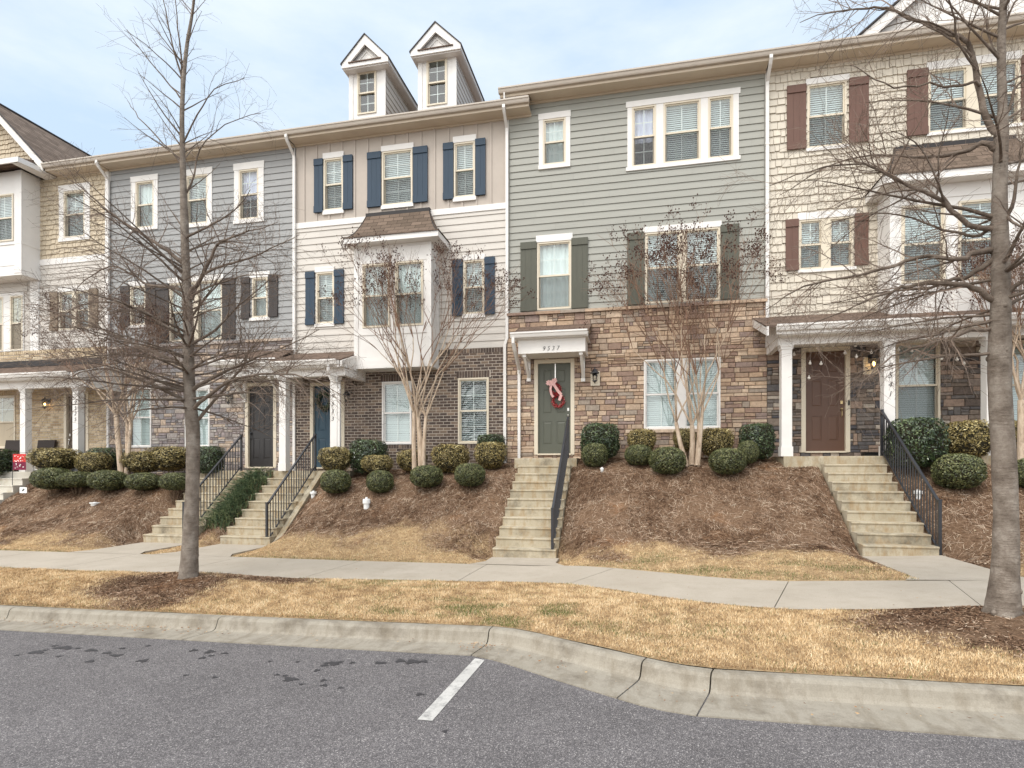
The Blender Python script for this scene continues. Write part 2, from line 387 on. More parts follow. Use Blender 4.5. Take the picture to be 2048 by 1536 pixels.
# ---------------------------------------------------------------- windows, shutters, doors
def ring(mb, x0, x1, z0, z1, y0, y1, w, wb=None, wt=None):
    wb = w if wb is None else wb; wt = w if wt is None else wt
    mb.box(x0, x0+w, y0, y1, z0, z1); mb.box(x1-w, x1, y0, y1, z0, z1)
    mb.box(x0+w, x1-w, y0, y1, z0, z0+wb); mb.box(x0+w, x1-w, y0, y1, z1-wt, z1)
def make_window(house, x0, x1, z0, z1, y, style='blind', name='window', grid=(2, 2), rail=.5, screen=True, open_=.0, proud=.03, deep=.5, lowgrid=True, fmat='beige'):
    W = .045
    f = MB(); ring(f, x0, x1, z0, z1, y-proud, y+.09, W)
    zr = lerp(z0, z1, rail)
    ix0, ix1, iz0, iz1 = x0+W, x1-W, z0+W, z1-W
    # upper sash (outer), lower sash (inner)
    ring(f, ix0, ix1, zr-.02, iz1, y+.0, y+.035, .03, .045)
    ring(f, ix0, ix1, iz0, zr+.02, y+.04, y+.075, .034)
    wo = f.build(name, M[fmat], house)
    g = MB()
    g.box(ix0+.03, ix1-.03, y+.016, y+.020, zr+.025, iz1-.03); g.box(ix0+.034, ix1-.034, y+.056, y+.060, iz0+.034, zr-.014)
    g.build('pane', M['glass'], wo)
    mu = MB(); t = .010
    if grid:
        for i in range(1, grid[0]):
            x = lerp(ix0, ix1, i/grid[0]); mu.box(x-t, x+t, y+.022, y+.03, zr+.025, iz1-.03)
            if lowgrid: mu.box(x-t, x+t, y+.062, y+.07, iz0+.034, zr-.014)
        for i in range(1, grid[1]):
            z = lerp(zr, iz1, i/grid[1]); mu.box(ix0+.03, ix1-.03, y+.0225, y+.0295, z-t, z+t)
            if lowgrid: z = lerp(iz0, zr, i/grid[1]); mu.box(ix0+.034, ix1-.034, y+.0625, y+.0695, z-t, z+t)
        mu.build('muntin', M['white'], wo)
    if screen:
        s = MB(); s.box(ix0+.004, ix1-.004, y+.008, y+.010, iz0+.004, zr-.022); s.build('insect_screen', M['screen'], wo)
    b = MB(); yb = y+.13
    if style in ('blind', 'blind_open'):
        zb = iz0+.02+(iz1-iz0)*open_; z = iz1-.04; tilt = .0255 if style == 'blind' else .010
        b.box(ix0+.01, ix1-.01, yb-.03, yb+.02, iz1-.05, iz1)
        while z > zb:
            j = random.uniform(-.002, .002)
            b.quad((ix0+.01, yb-.017, z-tilt+j), (ix1-.01, yb-.017, z-tilt+j), (ix1-.01, yb+.017, z+tilt+j), (ix0+.01, yb+.017, z+tilt+j)); z -= .052
        b.box(ix0+.01, ix1-.01, yb-.02, yb+.02, zb-.03, zb-.005)
        b.build('blind', M['blind'], wo)
    elif style in ('curtain', 'lilac'):
        n = max(8, int((ix1-ix0)/.05)); zz = iz0 if style == 'curtain' else zr-.1
        for i in range(n):
            xa, xb = lerp(ix0, ix1, i/n), lerp(ix0, ix1, (i+1)/n); ya = yb+.02*math.sin(i*1.9); yc = yb+.02*math.sin((i+1)*1.9)
            b.quad((xa, ya, zz), (xb, yc, zz), (xb, yc, iz1), (xa, ya, iz1))
        b.build('curtain', M['curtain'] if style == 'lilac' else M['blind'], wo)
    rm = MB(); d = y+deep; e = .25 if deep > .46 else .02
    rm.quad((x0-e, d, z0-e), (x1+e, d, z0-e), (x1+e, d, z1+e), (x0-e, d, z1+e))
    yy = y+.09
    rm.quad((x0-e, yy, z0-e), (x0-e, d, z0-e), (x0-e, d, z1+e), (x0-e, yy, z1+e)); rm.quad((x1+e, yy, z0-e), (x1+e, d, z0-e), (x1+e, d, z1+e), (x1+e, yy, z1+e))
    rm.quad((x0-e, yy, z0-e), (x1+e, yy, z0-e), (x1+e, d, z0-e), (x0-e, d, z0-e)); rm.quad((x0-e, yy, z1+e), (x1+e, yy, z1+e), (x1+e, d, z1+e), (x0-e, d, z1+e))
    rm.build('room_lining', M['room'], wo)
    return wo
def W_(u0, u1, vt, vb, Y):   # photo pixels on plane Y -> x0,x1,z0,z1
    uc = (u0+u1)/2
    return XW(u0, Y), XW(u1, Y), ZW(uc, vb, Y), ZW(uc, vt, Y)
def trimbox(house, x0, x1, z0, z1, y, d=.035, name='window_trim', mat='white'):
    b = MB(); b.box(x0, x1, y-d, y+.01, z0, z1); return b.build(name, M[mat], house)
def make_shutter(house, x0, x1, z0, z1, y, mat):
    b = MB(); n = 3 if x1-x0 > .33 else 2; w = (x1-x0)/n; th = .032
    for i in range(n): b.box(x0+i*w+.002, x0+(i+1)*w-.002, y-.02-th, y-.018, z0, z1)
    b.box(x0+.001, x1-.001, y-.045, y-.019, z0+.004, z1-.004)
    for zc in (z0+.13, z1-.13-.0):
        b.box(x0, x1, y-.075, y-.02-th, zc-.055 if zc > (z0+z1)/2 else z0, z1 if zc > (z0+z1)/2 else zc+.055)
    return b.build('shutter', M[mat], house)
def make_door(house, x0, x1, z0, z1, y, mat, knob='nickel', side=1, fw=.1):
    """x0..x1 / z0..z1 is the door slab"""
    f = MB()
    f.box(x0-fw, x0, y-.03, y+.12, z0-.03, z1+fw); f.box(x1, x1+fw, y-.03, y+.12, z0-.03, z1+fw); f.box(x0, x1, y-.03, y+.12, z1, z1+fw)
    f.box(x0-.01, x1+.01, y-.06, y+.12, z0-.04, z0)
    f.build('door_frame', M['beige'], house)
    d = MB(); w, h = x1-x0, z1-z0; yd = y+.05
    d.box(x0, x1, yd+.012, yd+.06, z0, z1)
    # stiles and rails leave six recessed panels, each with a raised field
    sx = [.0, .15, .43, .57, .85, 1.]; rz = [0, .095, .345, .44, .725, .79, .925, 1.]
    rz = [0, .10, .355, .445, .72, .785, .935, 1.]
    for i in (0, 2, 4): d.box(x0+sx[i]*w, x0+sx[i+1]*w, yd, yd+.012, z0, z1)
    for j in (0, 2, 4, 6):
        for i in (1, 3): d.box(x0+sx[i]*w, x0+sx[i+1]*w, yd, yd+.012, z0+rz[j]*h, z0+rz[j+1]*h)
    for j in (1, 3, 5):
        for i in (1, 3):
            a, b_, c, e = x0+sx[i]*w+.025, x0+sx[i+1]*w-.025, z0+rz[j]*h+.025, z0+rz[j+1]*h-.025
            k = .02
            o_ = [(a, yd+.012, c), (b_, yd+.012, c), (b_, yd+.012, e), (a, yd+.012, e)]; n_ = [(a+k, yd+.003, c+k), (b_-k, yd+.003, c+k), (b_-k, yd+.003, e-k), (a+k, yd+.003, e-k)]
            d.quad(*n_)
            for q in range(4): d.quad(o_[q], o_[(q+1) % 4], n_[(q+1) % 4], n_[q])
    do = d.build('door', M[mat], house)
    hx_ = x1-.07 if side > 0 else x0+.07; hz = z0+.42*h; k = MB()
    q = MB(); q.box(hx_-.025, hx_+.025, yd-.02, yd, hz+.12, hz+.2); q.build('deadbolt', M[knob], do)
    k.lathe(hx_, yd-.03, [(.001, hz+.035), (.028, hz+.02), (.03, hz), (.024, hz-.02), (.001, hz-.03)], 10)
    k.tube([(hx_, yd-.01, hz-.03), (hx_, yd-.05, hz-.05), (hx_, yd-.05, hz-.16), (hx_, yd-.01, hz-.19)], .009, 6)
    k.build('handle', M[knob], do)
    return do
def make_lantern(house, x, z, y, lit, s=1., name='wall_lantern'):
    b = MB(); yc = y-.14*s
    b.box(x-.05*s, x+.05*s, y-.02, y, z-.02*s, z+.14*s)
    b.tube([(x, y, z+.08*s), (x, yc, z+.12*s), (x, yc, z+.07*s)], .011*s, 6)
    b.lathe(x, yc, [(.012*s, z+.17*s), (.012*s, z+.13*s), (.04*s, z+.12*s), (.085*s, z+.06*s), (.10*s, z+.045*s), (.10*s, z+.03*s), (.06*s, z+.03*s)], 8)
    for k in range(4):
        t = math.pi/4+k*math.pi/2
        b.tube([(x+.068*s*math.cos(t), yc+.068*s*math.sin(t), z+.035*s), (x+.045*s*math.cos(t), yc+.045*s*math.sin(t), z-.13*s)], .007*s, 4)
    b.lathe(x, yc, [(.052*s, z-.125*s), (.055*s, z-.14*s), (.02*s, z-.165*s), (.001, z-.2*s)], 8)
    lo = b.build(name, M['iron'], house)
    g = MB(); g.lathe(x, yc, [(.062*s, z+.03*s), (.042*s, z-.125*s)], 8); g.build('lantern_glass', M['lglass'], lo)
    g = MB(); g.ball((x, yc, z-.05*s), .022*s, 8, sz=1.8); g.build('bulb', M['bulb_on' if lit else 'bulb_off'], lo)
    if lit:
        L = bpy.data.lights.new('lantern_light', 'POINT'); L.energy = 3; L.color = (1, .7, .4); L.shadow_soft_size = .03
        q = bpy.data.objects.new('lantern_light', L); C.objects.link(q); q.location = (x, yc, z-.05*s-.0)
        q.location = (x, yc-.0, z-.05*s); L.use_shadow = True; adopt(q, lo)
        q.matrix_parent_inverse = Matrix.Identity(4)
    return lo
def digits(parent, text, x, y, z, size, vertical=False, shear=.25):
    def one(t, px, pz):
        cu = bpy.data.curves.new('house_number', 'FONT'); cu.body = t; cu.size = size*1.06; cu.extrude = .006; cu.shear = shear
        cu.align_x = 'CENTER'; cu.offset = -.0025*size/.1; cu.space_character = 1
        tmp = bpy.data.objects.new('house_number', cu); me = bpy.data.meshes.new_from_object(tmp); bpy.data.objects.remove(tmp)
        me.materials.clear(); me.materials.append(M['black']); me.transform(Matrix.Translation((px, y, pz)) @ Matrix.Rotation(R(90), 4, 'X'))
        o = bpy.data.objects.new('house_number', me); C.objects.link(o); adopt(o, parent); return o
    if vertical:
        for i, ch in enumerate(text): one(ch, x, z-i*vertical)
    else:
        for i, ch in enumerate(text): one(ch, x+(i-(len(text)-1)/2)*size*.82, z)

# ================================================================ ROAD, KERB, PAVEMENT, BANK
def zr(X): return .015*(max(-30, min(30, X))+1.7)
def base(X): return EYE+interp(X, [(-25, -1.95), (-15, -1.88), (-9, -1.83), (-2, -1.815), (2, -1.70), (5, -1.56), (9, -1.4), (20, -1.2)])
def top(X): return EYE+interp(X, [(-25, -.3), (-17, -.25), (-12, -.14), (-9.8, -.13), (-8, -.1), (-5.5, 0), (-3.6, .14), (-1, .28), (3.2, .26), (9, .32)])
FAR = [(-60, 10.2), (-11.7, 10.3), (-5.26, 10.35), (-2.7, 10.45), (-1.49, 10.5), (-.9, 10.46), (-.35, 10.27), (.26, 9.97), (1.02, 9.58), (1.6, 9.34), (2.25, 9.22), (60, 9.25)]
NEAR = [(-60, 8.4), (-9.2, 8.4), (-5.4, 8.5), (-2.75, 8.82), (-1.6, 8.9), (-.98, 8.8), (-.4, 8.5), (.21, 8.11), (.83, 7.77), (1.3, 7.58), (1.8, 7.45), (60, 7.38)]
BACK = [(-60, 6.6), (-3.5, 6.66), (-1.63, 6.69), (-1.35, 6.63), (-1.07, 6.49), (-.46, 6.14), (.2, 5.78), (.45, 5.66), (.74, 5.6), (60, 5.63)]
GUT = [(-60, 6.0), (-3.2, 6.05), (-1.72, 6.07), (-1.45, 5.95), (-1.25, 5.83), (-.74, 5.5), (-.1, 5.12), (.15, 4.98), (.5, 4.9), (60, 4.9)]
STAIRS = [  # x0, x1, y of landing edge, z of landing, risers, tread, extra landing (x0,x1)
    dict(x0=-2.82, x1=-1.52, yt=14.05, zt=EYE+.245, n=11, tr=.275, land=(-2.95, -1.39)),
    dict(x0=4.04, x1=5.26, yt=13.88, zt=EYE+.265, n=10, tr=.27, land=None),
    dict(x0=-9.78, x1=-8.42, yt=14.1, zt=EYE-.08, n=9, tr=.262, land=None),
    dict(x0=-11.98, x1=-10.62, yt=14.1, zt=EYE-.08, n=9, tr=.262, land=(-12.2, -10.0)),
    dict(x0=-18.95, x1=-17.66, yt=13.72, zt=EYE-.11, n=9, tr=.262, land=None)]
for S in STAIRS:
    S['xm'] = (S['x0']+S['x1'])/2; S['zb'] = base(S['xm']); S['rise'] = (S['zt']-S['zb'])/S['n']; S['yb'] = S['yt']-S['tr']*(S['n']-1)
from mathutils import noise as mn
def T(X, Y):
    b, t = base(X), top(X); f1 = interp(X, FAR); f0 = interp(X, NEAR); kb = interp(X, BACK)
    if Y <= f0:
        u = (Y-kb)/(f0-kb); k = zr(X)+.165
        z = lerp(k, b, max(0, u))+.035*math.sin(math.pi*min(1, max(0, u)))
        z += .012*mn.noise((X*1.3, Y*1.3, 0))
        for tx, ty in ((-7.13, 8.01), (3.95, 7.14)):
            d = math.hypot((X-tx)/1.5, (Y-ty)/.9)
            z += .07*math.exp(-d*d*2)
        return z
    if Y < f1: return b-.05
    fr = interp(Y, [(f1, 0), (f1+.6, .05), (11.5, .16), (12.2, .35), (13.0, .61), (13.5, .78), (14.0, .89), (14.5, .95), (15.3, 1)])
    z = lerp(b, t, fr)+.02*mn.noise((X*1.1, Y*1.1, 3))*min(1, (Y-f1)*2)+.015*mn.noise((X*4, Y*4, 7))*min(1, (Y-f1)*2)
    for S in STAIRS:
        d = max(S['x0']-X, X-S['x1'], 0)
        if d < .8:
            line = min(S['zt']-.06, S['zb']+max(0, Y-S['yb']-.02)*S['rise']/S['tr']-.03)
            if d == 0: line -= .25
            w = 1-sstep(.04, .8, d)
            z2 = min(z, line); z = lerp(z, z2, w)
            if d < .3 and z < line-.05 and d > 0 and Y < S['yt']: z = lerp(line-.05, z, sstep(0, .3, d))
    return z
def surface(name, xs, rows, zf, mats, attrf=None):
    """rows(X)->list of Y"""
    V = []; F = []; A = []
    for X in xs:
        for Y in rows(X): V.append((X, Y, zf(X, Y)))
    n = len(rows(xs[0])); m = len(xs)
    for i in range(m-1):
        for j in range(n-1): F.append((i*n+j, (i+1)*n+j, (i+1)*n+j+1, i*n+j+1))
    me = bpy.data.meshes.new(name); me.from_pydata(V, [], F); me.materials.append(mats)
    me.polygons.foreach_set('use_smooth', [True]*len(F))
    if attrf:
        a = me.attributes.new('mulch', 'FLOAT', 'POINT'); a.data.foreach_set('value', [attrf(v[0], v[1]) for v in V])
    o = bpy.data.objects.new(name, me); C.objects.link(o); return o

def mulch(X, Y):
    """how much of the soil shows pine straw instead of turf (0..1)"""
    n = mn.noise((X*.9, Y*1.3, 5))*.5+mn.noise((X*3, Y*3, 9))*.25
    if Y < interp(X, NEAR)+.05:
        a = 1-sstep(.55, 1.25, math.hypot((X+7.25)/1.25, (Y-7.75)/.9)+n*.7)
        a = max(a, .9*(1-sstep(.5, 1.1, math.hypot((X+6.9)/.9, (Y-7.1)/.75)+n*.8)))
        a = max(a, .95*(1-sstep(.6, 1.15, math.hypot((X+6.1)/1.1, (Y-8.3)/.32)+n*.6)))
        b = 1-sstep(.65, 1.2, math.hypot((X-4.1)/2.0, (Y-6.95)/.85)+n*.6+.25*max(0, 3.3-X)*.3)
        return max(0, min(1, max(a, b)))
    lim = interp(X, [(-20, 11.35), (-12, 11.25), (-10.3, 11.9), (-8.4, 11.8), (-6, 11.75), (-4.4, 11.9), (-3, 11.5), (-1.2, 11.4), (1, 11.0), (3, 10.8), (4, 10.7), (5.5, 10.4), (9, 10.3)])
    return sstep(lim-.6, lim+.5, Y+n*1.7)
# road sheet, reaching far on both sides of the houses' street
def groundmat():
    m, nt, b, o = newmat('asphalt'); tc = N(nt, 'ShaderNodeTexCoord'); v = tc.outputs['Object']
    vo = N(nt, 'ShaderNodeTexVoronoi'); vo.inputs['Scale'].default_value = 150; nt.links.new(v, vo.inputs['Vector'])
    sp = ramp(nt, vo.outputs['Color'], [(.0, hx((76, 73, 74))), (.5, hx((98, 94, 95))), (.8, hx((134, 129, 128))), (.95, hx((188, 182, 178)))])
    big = ramp(nt, noise(nt, v, .9, 6, .65), [(.35, (.86,)*3), (.7, (1.1,)*3)])
    c = mix(nt, 1, sp, big, 'MULTIPLY')
    g = ramp(nt, noise(nt, v, 18, 6, .75), [(.3, (.8,)*3), (.7, (1.15,)*3)]); c = mix(nt, 1, c, g, 'MULTIPLY')
    nt.links.new(c, b.inputs['Base Color']); b.inputs['Roughness'].default_value = .85; b.inputs['Specular IOR Level'].default_value = .25
    bump(nt, b, vo.outputs['Distance'], .45, .005); return m
M['asphalt'] = groundmat()
def concmat(name, c1, c2, stain, ss=1.2, streak=None, smin=.52, samt=.8):
    m, nt, b, o = newmat(name); tc = N(nt, 'ShaderNodeTexCoord'); v = tc.outputs['Object']
    c = ramp(nt, noise(nt, v, 2.2, 7, .65), [(.3, c1), (.7, c2)])
    st = ramp(nt, noise(nt, v, ss, 9, .72), [(smin, (0, 0, 0)), (smin+.2, (1, 1, 1))])
    ml = N(nt, 'ShaderNodeMath', operation='MULTIPLY'); nt.links.new(st, ml.inputs[0]); ml.inputs[1].default_value = samt
    c = mix(nt, ml.outputs[0], c, stain)
    if streak:
        mp = N(nt, 'ShaderNodeMapping'); mp.inputs['Scale'].default_value = (3.2, 1, 1.1); nt.links.new(v, mp.inputs[0])
        s2 = ramp(nt, noise(nt, mp.outputs[0], 2.4, 6, .7), [(.48, (0, 0, 0)), (.66, (1, 1, 1))])
        m2 = N(nt, 'ShaderNodeMath', operation='MULTIPLY'); nt.links.new(s2, m2.inputs[0]); m2.inputs[1].default_value = .75
        c = mix(nt, m2.outputs[0], c, streak)
    fine = ramp(nt, noise(nt, v, 90, 3, .8), [(.3, (.86,)*3), (.7, (1.1,)*3)]); c = mix(nt, 1, c, fine, 'MULTIPLY')
    nt.links.new(c, b.inputs['Base Color']); b.inputs['Roughness'].default_value = .9; b.inputs['Specular IOR Level'].default_value = .2
    bump(nt, b, noise(nt, v, 120, 4, .7), .35, .004); return m
M['walk'] = concmat('pavement_concrete', hx((168, 157, 141)), hx((184, 173, 158)), hx((148, 135, 117)), 1.1, None, .52, .6)
M['kerb'] = concmat('kerb_concrete', hx((146, 138, 124)), hx((172, 164, 150)), hx((98, 88, 74)), 2.2, hx((132, 122, 106)), .47, .8)
M['step'] = concmat('weathered_step_concrete', hx((166, 154, 130)), hx((192, 181, 158)), hx((100, 92, 78)), 2.0, hx((160, 134, 96)), .5, .8)
M['slab'] = concmat('pale_step_concrete', hx((196, 190, 176)), hx((206, 200, 188)), hx((176, 160, 130)), 2.4, None)

s = MB(); xs = [-90]+[-30+2*i for i in range(31)]+[90]
for a, b in zip(xs, xs[1:]): s.quad((a, -40, zr(a)), (b, -40, zr(b)), (b, 6.3, zr(b)), (a, 6.3, zr(a)))
tag(s.build('road', M['asphalt']), kind='structure')
s = MB(); s.quad((-400, -400, -1.5), (400, -400, -1.5), (400, 400, -1.5), (-400, 400, -1.5))
M['earth'] = paint('bare_earth', hx((140, 122, 92)), rough=.95, var=.2)
tag(s.build('ground', M['earth']), kind='structure')

# oil drips and the bay marking
M['oil'] = paint('oil_drip', hx((62, 60, 62)), rough=.6, var=.25, nscale=30)
def gp(u, v, zf=zr, off=0.):
    X = 0
    for _ in range(30):
        t = (EYE-zf(X)-off)*FP/(v-HZ); X = t*(-s_+c_*K(u))
    return X, t*(c_+s_*K(u))
s = MB()
def splat(x, y, rx, ry, z=.004):
    n = 14; ph = random.uniform(0, 9); pts = []
    for i in range(n):
        t = 2*math.pi*i/n; r = 1+.28*math.sin(3*t+ph)+.18*math.sin(5*t+ph*2)+random.uniform(-.12, .12)
        px, py = x+rx*r*math.cos(t), y+ry*r*math.sin(t); pts.append((px, py, zr(px)+z))
    s.poly(pts)
for u, v, w, h in ((127, 1296, 22, 4), (72, 1305, 16, 4), (110, 1292, 6, 2), (118, 1313, 7, 2), (182, 1301, 14, 3), (215, 1306, 10, 3), (232, 1311, 12, 3), (180, 1323, 9, 3), (285, 1322, 12, 4), (297, 1292, 5, 2),
                     (388, 1301, 8, 3), (420, 1304, 9, 4), (422, 1312, 6, 2), (405, 1316, 6, 3), (450, 1307, 8, 2), (668, 1327, 16, 5), (650, 1331, 8, 3), (705, 1326, 7, 2), (760, 1326, 12, 3), (800, 1322, 10, 4), (825, 1324, 14, 5), (848, 1323, 8, 3),
                     (634, 1341, 6, 3), (580, 1359, 15, 5), (554, 1350, 6, 2), (570, 1352, 6, 2), (603, 1369, 7, 2), (647, 1361, 6, 3), (648, 1371, 8, 3), (681, 1376, 6, 2), (840, 1389, 8, 3), (430, 1355, 6, 2), (540, 1323, 4, 2), (595, 1324, 4, 2), (90, 1301, 5, 2), (34, 1311, 5, 2), (155, 1297, 6, 2), (245, 1297, 6, 2), (890, 1463, 5, 3), (371, 1351, 5, 2)):
    x, y = gp(u, v); x1, y1 = gp(u+w, v); _, y2 = gp(u, v+h)
    splat(x, y, abs(x1-x)*1.0, abs(y2-y)*.9)
tag(s.build('oil_stains', M['oil']), kind='stuff')
M['line'] = concmat('worn_white_road_paint', hx((176, 173, 168)), hx((200, 197, 192)), hx((120, 118, 117)), 9, None, .5, .85)
s = MB(); s.quad((-1.745, 4.43, zr(-1.7)+.005), (-1.615, 4.43, zr(-1.6)+.005), (-1.575, 5.95, zr(-1.6)+.005), (-1.695, 5.99, zr(-1.7)+.005))
tag(s.build('bay_line', M['line']), kind='structure')

# kerb with gutter pan, cast in lengths with joints
def along(poly, x): return interp(x, poly)
ST = [(-60, -60), (-30, -30), (-20, -20), (-12, -12), (-8.75, -8.8), (-5.3, -5.45), (-3.5, -3.6), (-1.66, -1.76), (-1.4, -1.5), (-1.07, -1.25), (-.76, -1.0), (-.46, -.74), (-.15, -.45), (.12, -.15), (.3, .05), (.5, .25), (.72, .5), (1.2, 1.1), (2, 2), (3.9, 3.9), (7.2, 7.2), (12, 12), (30, 30), (60, 60)]
JO = {(-8.75, -8.8), (-5.3, -5.45), (-1.66, -1.76), (.12, -.15), (.72, .5), (3.9, 3.9), (7.2, 7.2), (-12, -12), (12, 12)}
def kprof(bx, gx):
    by, gy = along(BACK, bx), along(GUT, gx); L = math.hypot(bx-gx, by-gy); dx, dy = (gx-bx)/L, (gy-by)/L
    z0, z1 = zr(bx)+.165, zr(gx)
    P = [(0, -.3), (0, z0-.012), (.012, z0), (.09, z0), (.125, z0-.008), (.15, z0-.035), (.165, z0-.09), (.185, z0-.135), (.22, z0-.155), (.28, lerp(z0-.16, z1+.01, .3)), (L, z1+.012), (L, -.3)]
    return [(bx+dx*q, by+dy*q, z) for q, z in P]
s = MB(); seg = 0
pieces = []; cur = []
for st in ST:
    cur.append(st)
    if st in JO: pieces.append(cur); cur = [st]
pieces.append(cur)
for pc in pieces:
    gp_ = .007; rings = []
    for i, (bx, gx) in enumerate(pc):
        d = gp_ if i == 0 else (-gp_ if i == len(pc)-1 else 0); rings.append(kprof(bx+d, gx+d))
    n = len(rings[0]); b0 = len(s.v)
    for rg in rings: s.v += rg
    for i in range(len(rings)-1):
        for j in range(n-1): s.f.append((b0+i*n+j, b0+i*n+j+1, b0+(i+1)*n+j+1, b0+(i+1)*n+j)); s.r.append(0); s.m.append(0)
    s.f.append(tuple(b0+j for j in range(n))); s.f.append(tuple(b0+(len(rings)-1)*n+j for j in range(n-1, -1, -1))); s.r += [0, 0]; s.m += [0, 0]
tag(s.build('kerb', M['kerb']), kind='structure')

# pavement slabs
JT = [(-60, -60), (-30, -30), (-24, -24), (-18.2, -18.2), (-15.6, -15.6), (-13, -13), (-10.4, -10.4), (-7.9, -7.95), (-5.25, -5.4), (-2.72, -2.78), (-.35, -1.0), (2.25, 1.66), (4.35, 3.9), (6.9, 6.5), (9.4, 9.2), (12, 12), (30, 30), (60, 60)]
s = MB(); T_ = .13
for (fa, na), (fb, nb) in zip(JT, JT[1:]):
    q = 10; g = .006; P = []
    for i in range(q+1):
        d = g if i == 0 else (-g if i == q else 0); xf, xn = lerp(fa, fb, i/q)+d, lerp(na, nb, i/q)+d
        P.append(((xn, along(NEAR, xn), base(xn)), (xf, along(FAR, xf), base(xf))))
    for (a, b), (c, d) in zip(P, P[1:]):
        lo = lambda p: (p[0], p[1], p[2]-T_)
        s.quad(a, c, d, b); s.quad(lo(a), lo(c), c, a); s.quad(b, d, lo(d), lo(b))
    for e in (P[0], P[-1]): s.quad(e[0], e[1], lo(e[1]), lo(e[0]))
# front walks from the pavement to each flight
for S in STAIRS:
    x0, x1 = S['x0']-.02, S['x1']+.05; ya = min(along(FAR, x0), along(FAR, x1))-.0; yb = S['yb']+.05
    if x0 < -15: x0 -= .0
    za, zb = base(x0)+.004, base(x1)+.004; fl = .22
    yA, yB = along(FAR, x0-fl)-.02, along(FAR, x1+fl)-.02; ym = ya+.35
    s.poly([(x0-fl, yA, za), (x1+fl, yB, zb), (x1, ym, zb), (x1, yb, zb), (x0, yb, za), (x0, ym, za)])
    s.quad((x0, ym, za), (x0, yb, za), (x0, yb, za-.1), (x0, ym, za-.1)); s.quad((x1, yb, zb), (x1, ym, zb), (x1, ym, zb-.1), (x1, yb, zb-.1))
tag(s.build('pavement', M['walk']), kind='structure')

# soil of verge and bank
def soilmat():
    m, nt, b, o = newmat('verge_soil'); tc = N(nt, 'ShaderNodeTexCoord'); v = tc.outputs['Object']
    mu = attr(nt, 'mulch')
    g = ramp(nt, noise(nt, v, 14, 6, .7), [(.25, hx((116, 92, 64))), (.5, hx((172, 144, 106))), (.75, hx((204, 178, 138)))])
    st = ramp(nt, noise(nt, v, 22, 7, .8), [(.28, hx((74, 54, 40))), (.5, hx((122, 96, 74))), (.7, hx((158, 132, 108)))])
    cl = ramp(nt, noise(nt, v, .9, 4), [(.58, (0, 0, 0)), (.7, (1, 1, 1))])
    ml = N(nt, 'ShaderNodeMath', operation='MULTIPLY'); nt.links.new(cl, ml.inputs[0]); ml.inputs[1].default_value = .6
    st = mix(nt, ml.outputs[0], st, hx((166, 118, 76)))
    nt.links.new(mix(nt, mu, g, st), b.inputs['Base Color']); b.inputs['Roughness'].default_value = .95; b.inputs['Specular IOR Level'].default_value = .1
    bump(nt, b, noise(nt, v, 40, 5, .8), .9, .03); return m
M['soil'] = soilmat()
xs = [-60, -40]+[-24+.09*i for i in range(int(38/.09))]+[14.5, 40, 60]
def rws(X):
    b, n, f = along(BACK, X)-.0, along(NEAR, X), along(FAR, X)
    return [b-.003]+[lerp(b+.02, n-.001, i/26) for i in range(27)]+[n+.002, f-.002]+[lerp(f+.001, 15.5, i/70) for i in range(71)]
tag(surface('verge', xs, rws, T, M['soil'], mulch), kind='structure')

# flights of steps
def flight(S, label, mat='step', cheek=None):
    t = thing('front_steps', label, 'steps', (S['xm'], S['yb'], S['zb']), 'concrete front steps')
    b = MB(); n, rs, tr = S['n'], S['rise'], S['tr']
    for i in range(n-1):
        z = S['zb']+rs*(i+1); y = S['yb']+tr*i; j0, j1 = random.uniform(-.012, .012), random.uniform(-.012, .012)
        x0, x1 = S['x0']+j0, S['x1']+j1; e = .012
        # tread with a rounded, slightly overhanging nosing and a raked riser
        b.prism_x([(y+.018, S['zb']-.15+rs*i*.0 if i == 0 else z-rs-.02), (y+.012, z-.05), (y-.008, z-.026), (y-.004, z-.006), (y+.012, z), (y+tr+.03, z+.002), (y+tr+.03, z-rs-.4)], x0, x1)
    b.build('step_flight', M[mat], t)
    l = S['land'] or (S['x0'], S['x1']); q = MB()
    q.prism_x([(S['yt']+.01, S['zt']-rs-.2), (S['yt'], S['zt']-.03), (S['yt']+.006, S['zt']-.004), (S['yt']+.02, S['zt']), (15.17, S['zt']+.004), (15.17, S['zt']-.6)], l[0], l[1])
    q.build('landing', M[mat], t)
    if cheek:
        b = MB(); a0, a1 = cheek; k = rs/tr
        y0, y1 = S['yb']+.1, S['yt']; z0, z1 = S['zb']+.06, S['zt']-.02
        b.prism_x([(y0, z0-.3), (y0, z0), (y1, z1), (y1+.25, z1), (y1+.25, z1-1.0), (y0+.4, z0-.5)], a0, a1); b.build('cheek_wall', M[mat], t)
    return t
flight(STAIRS[0], 'eleven step concrete flight below the grey green door with the red wreath')
flight(STAIRS[1], 'ten step yellow stained flight leading up to the brown door')
flight(STAIRS[2], 'concrete flight leading up to the teal blue door and dark brick', cheek=(STAIRS[2]['x1']+.01, STAIRS[2]['x1']+.16))
flight(STAIRS[3], 'concrete flight behind the left street tree leading to the black door')
flight(STAIRS[4], 'pale patched steps at the left edge below the tan brick porch', 'slab')

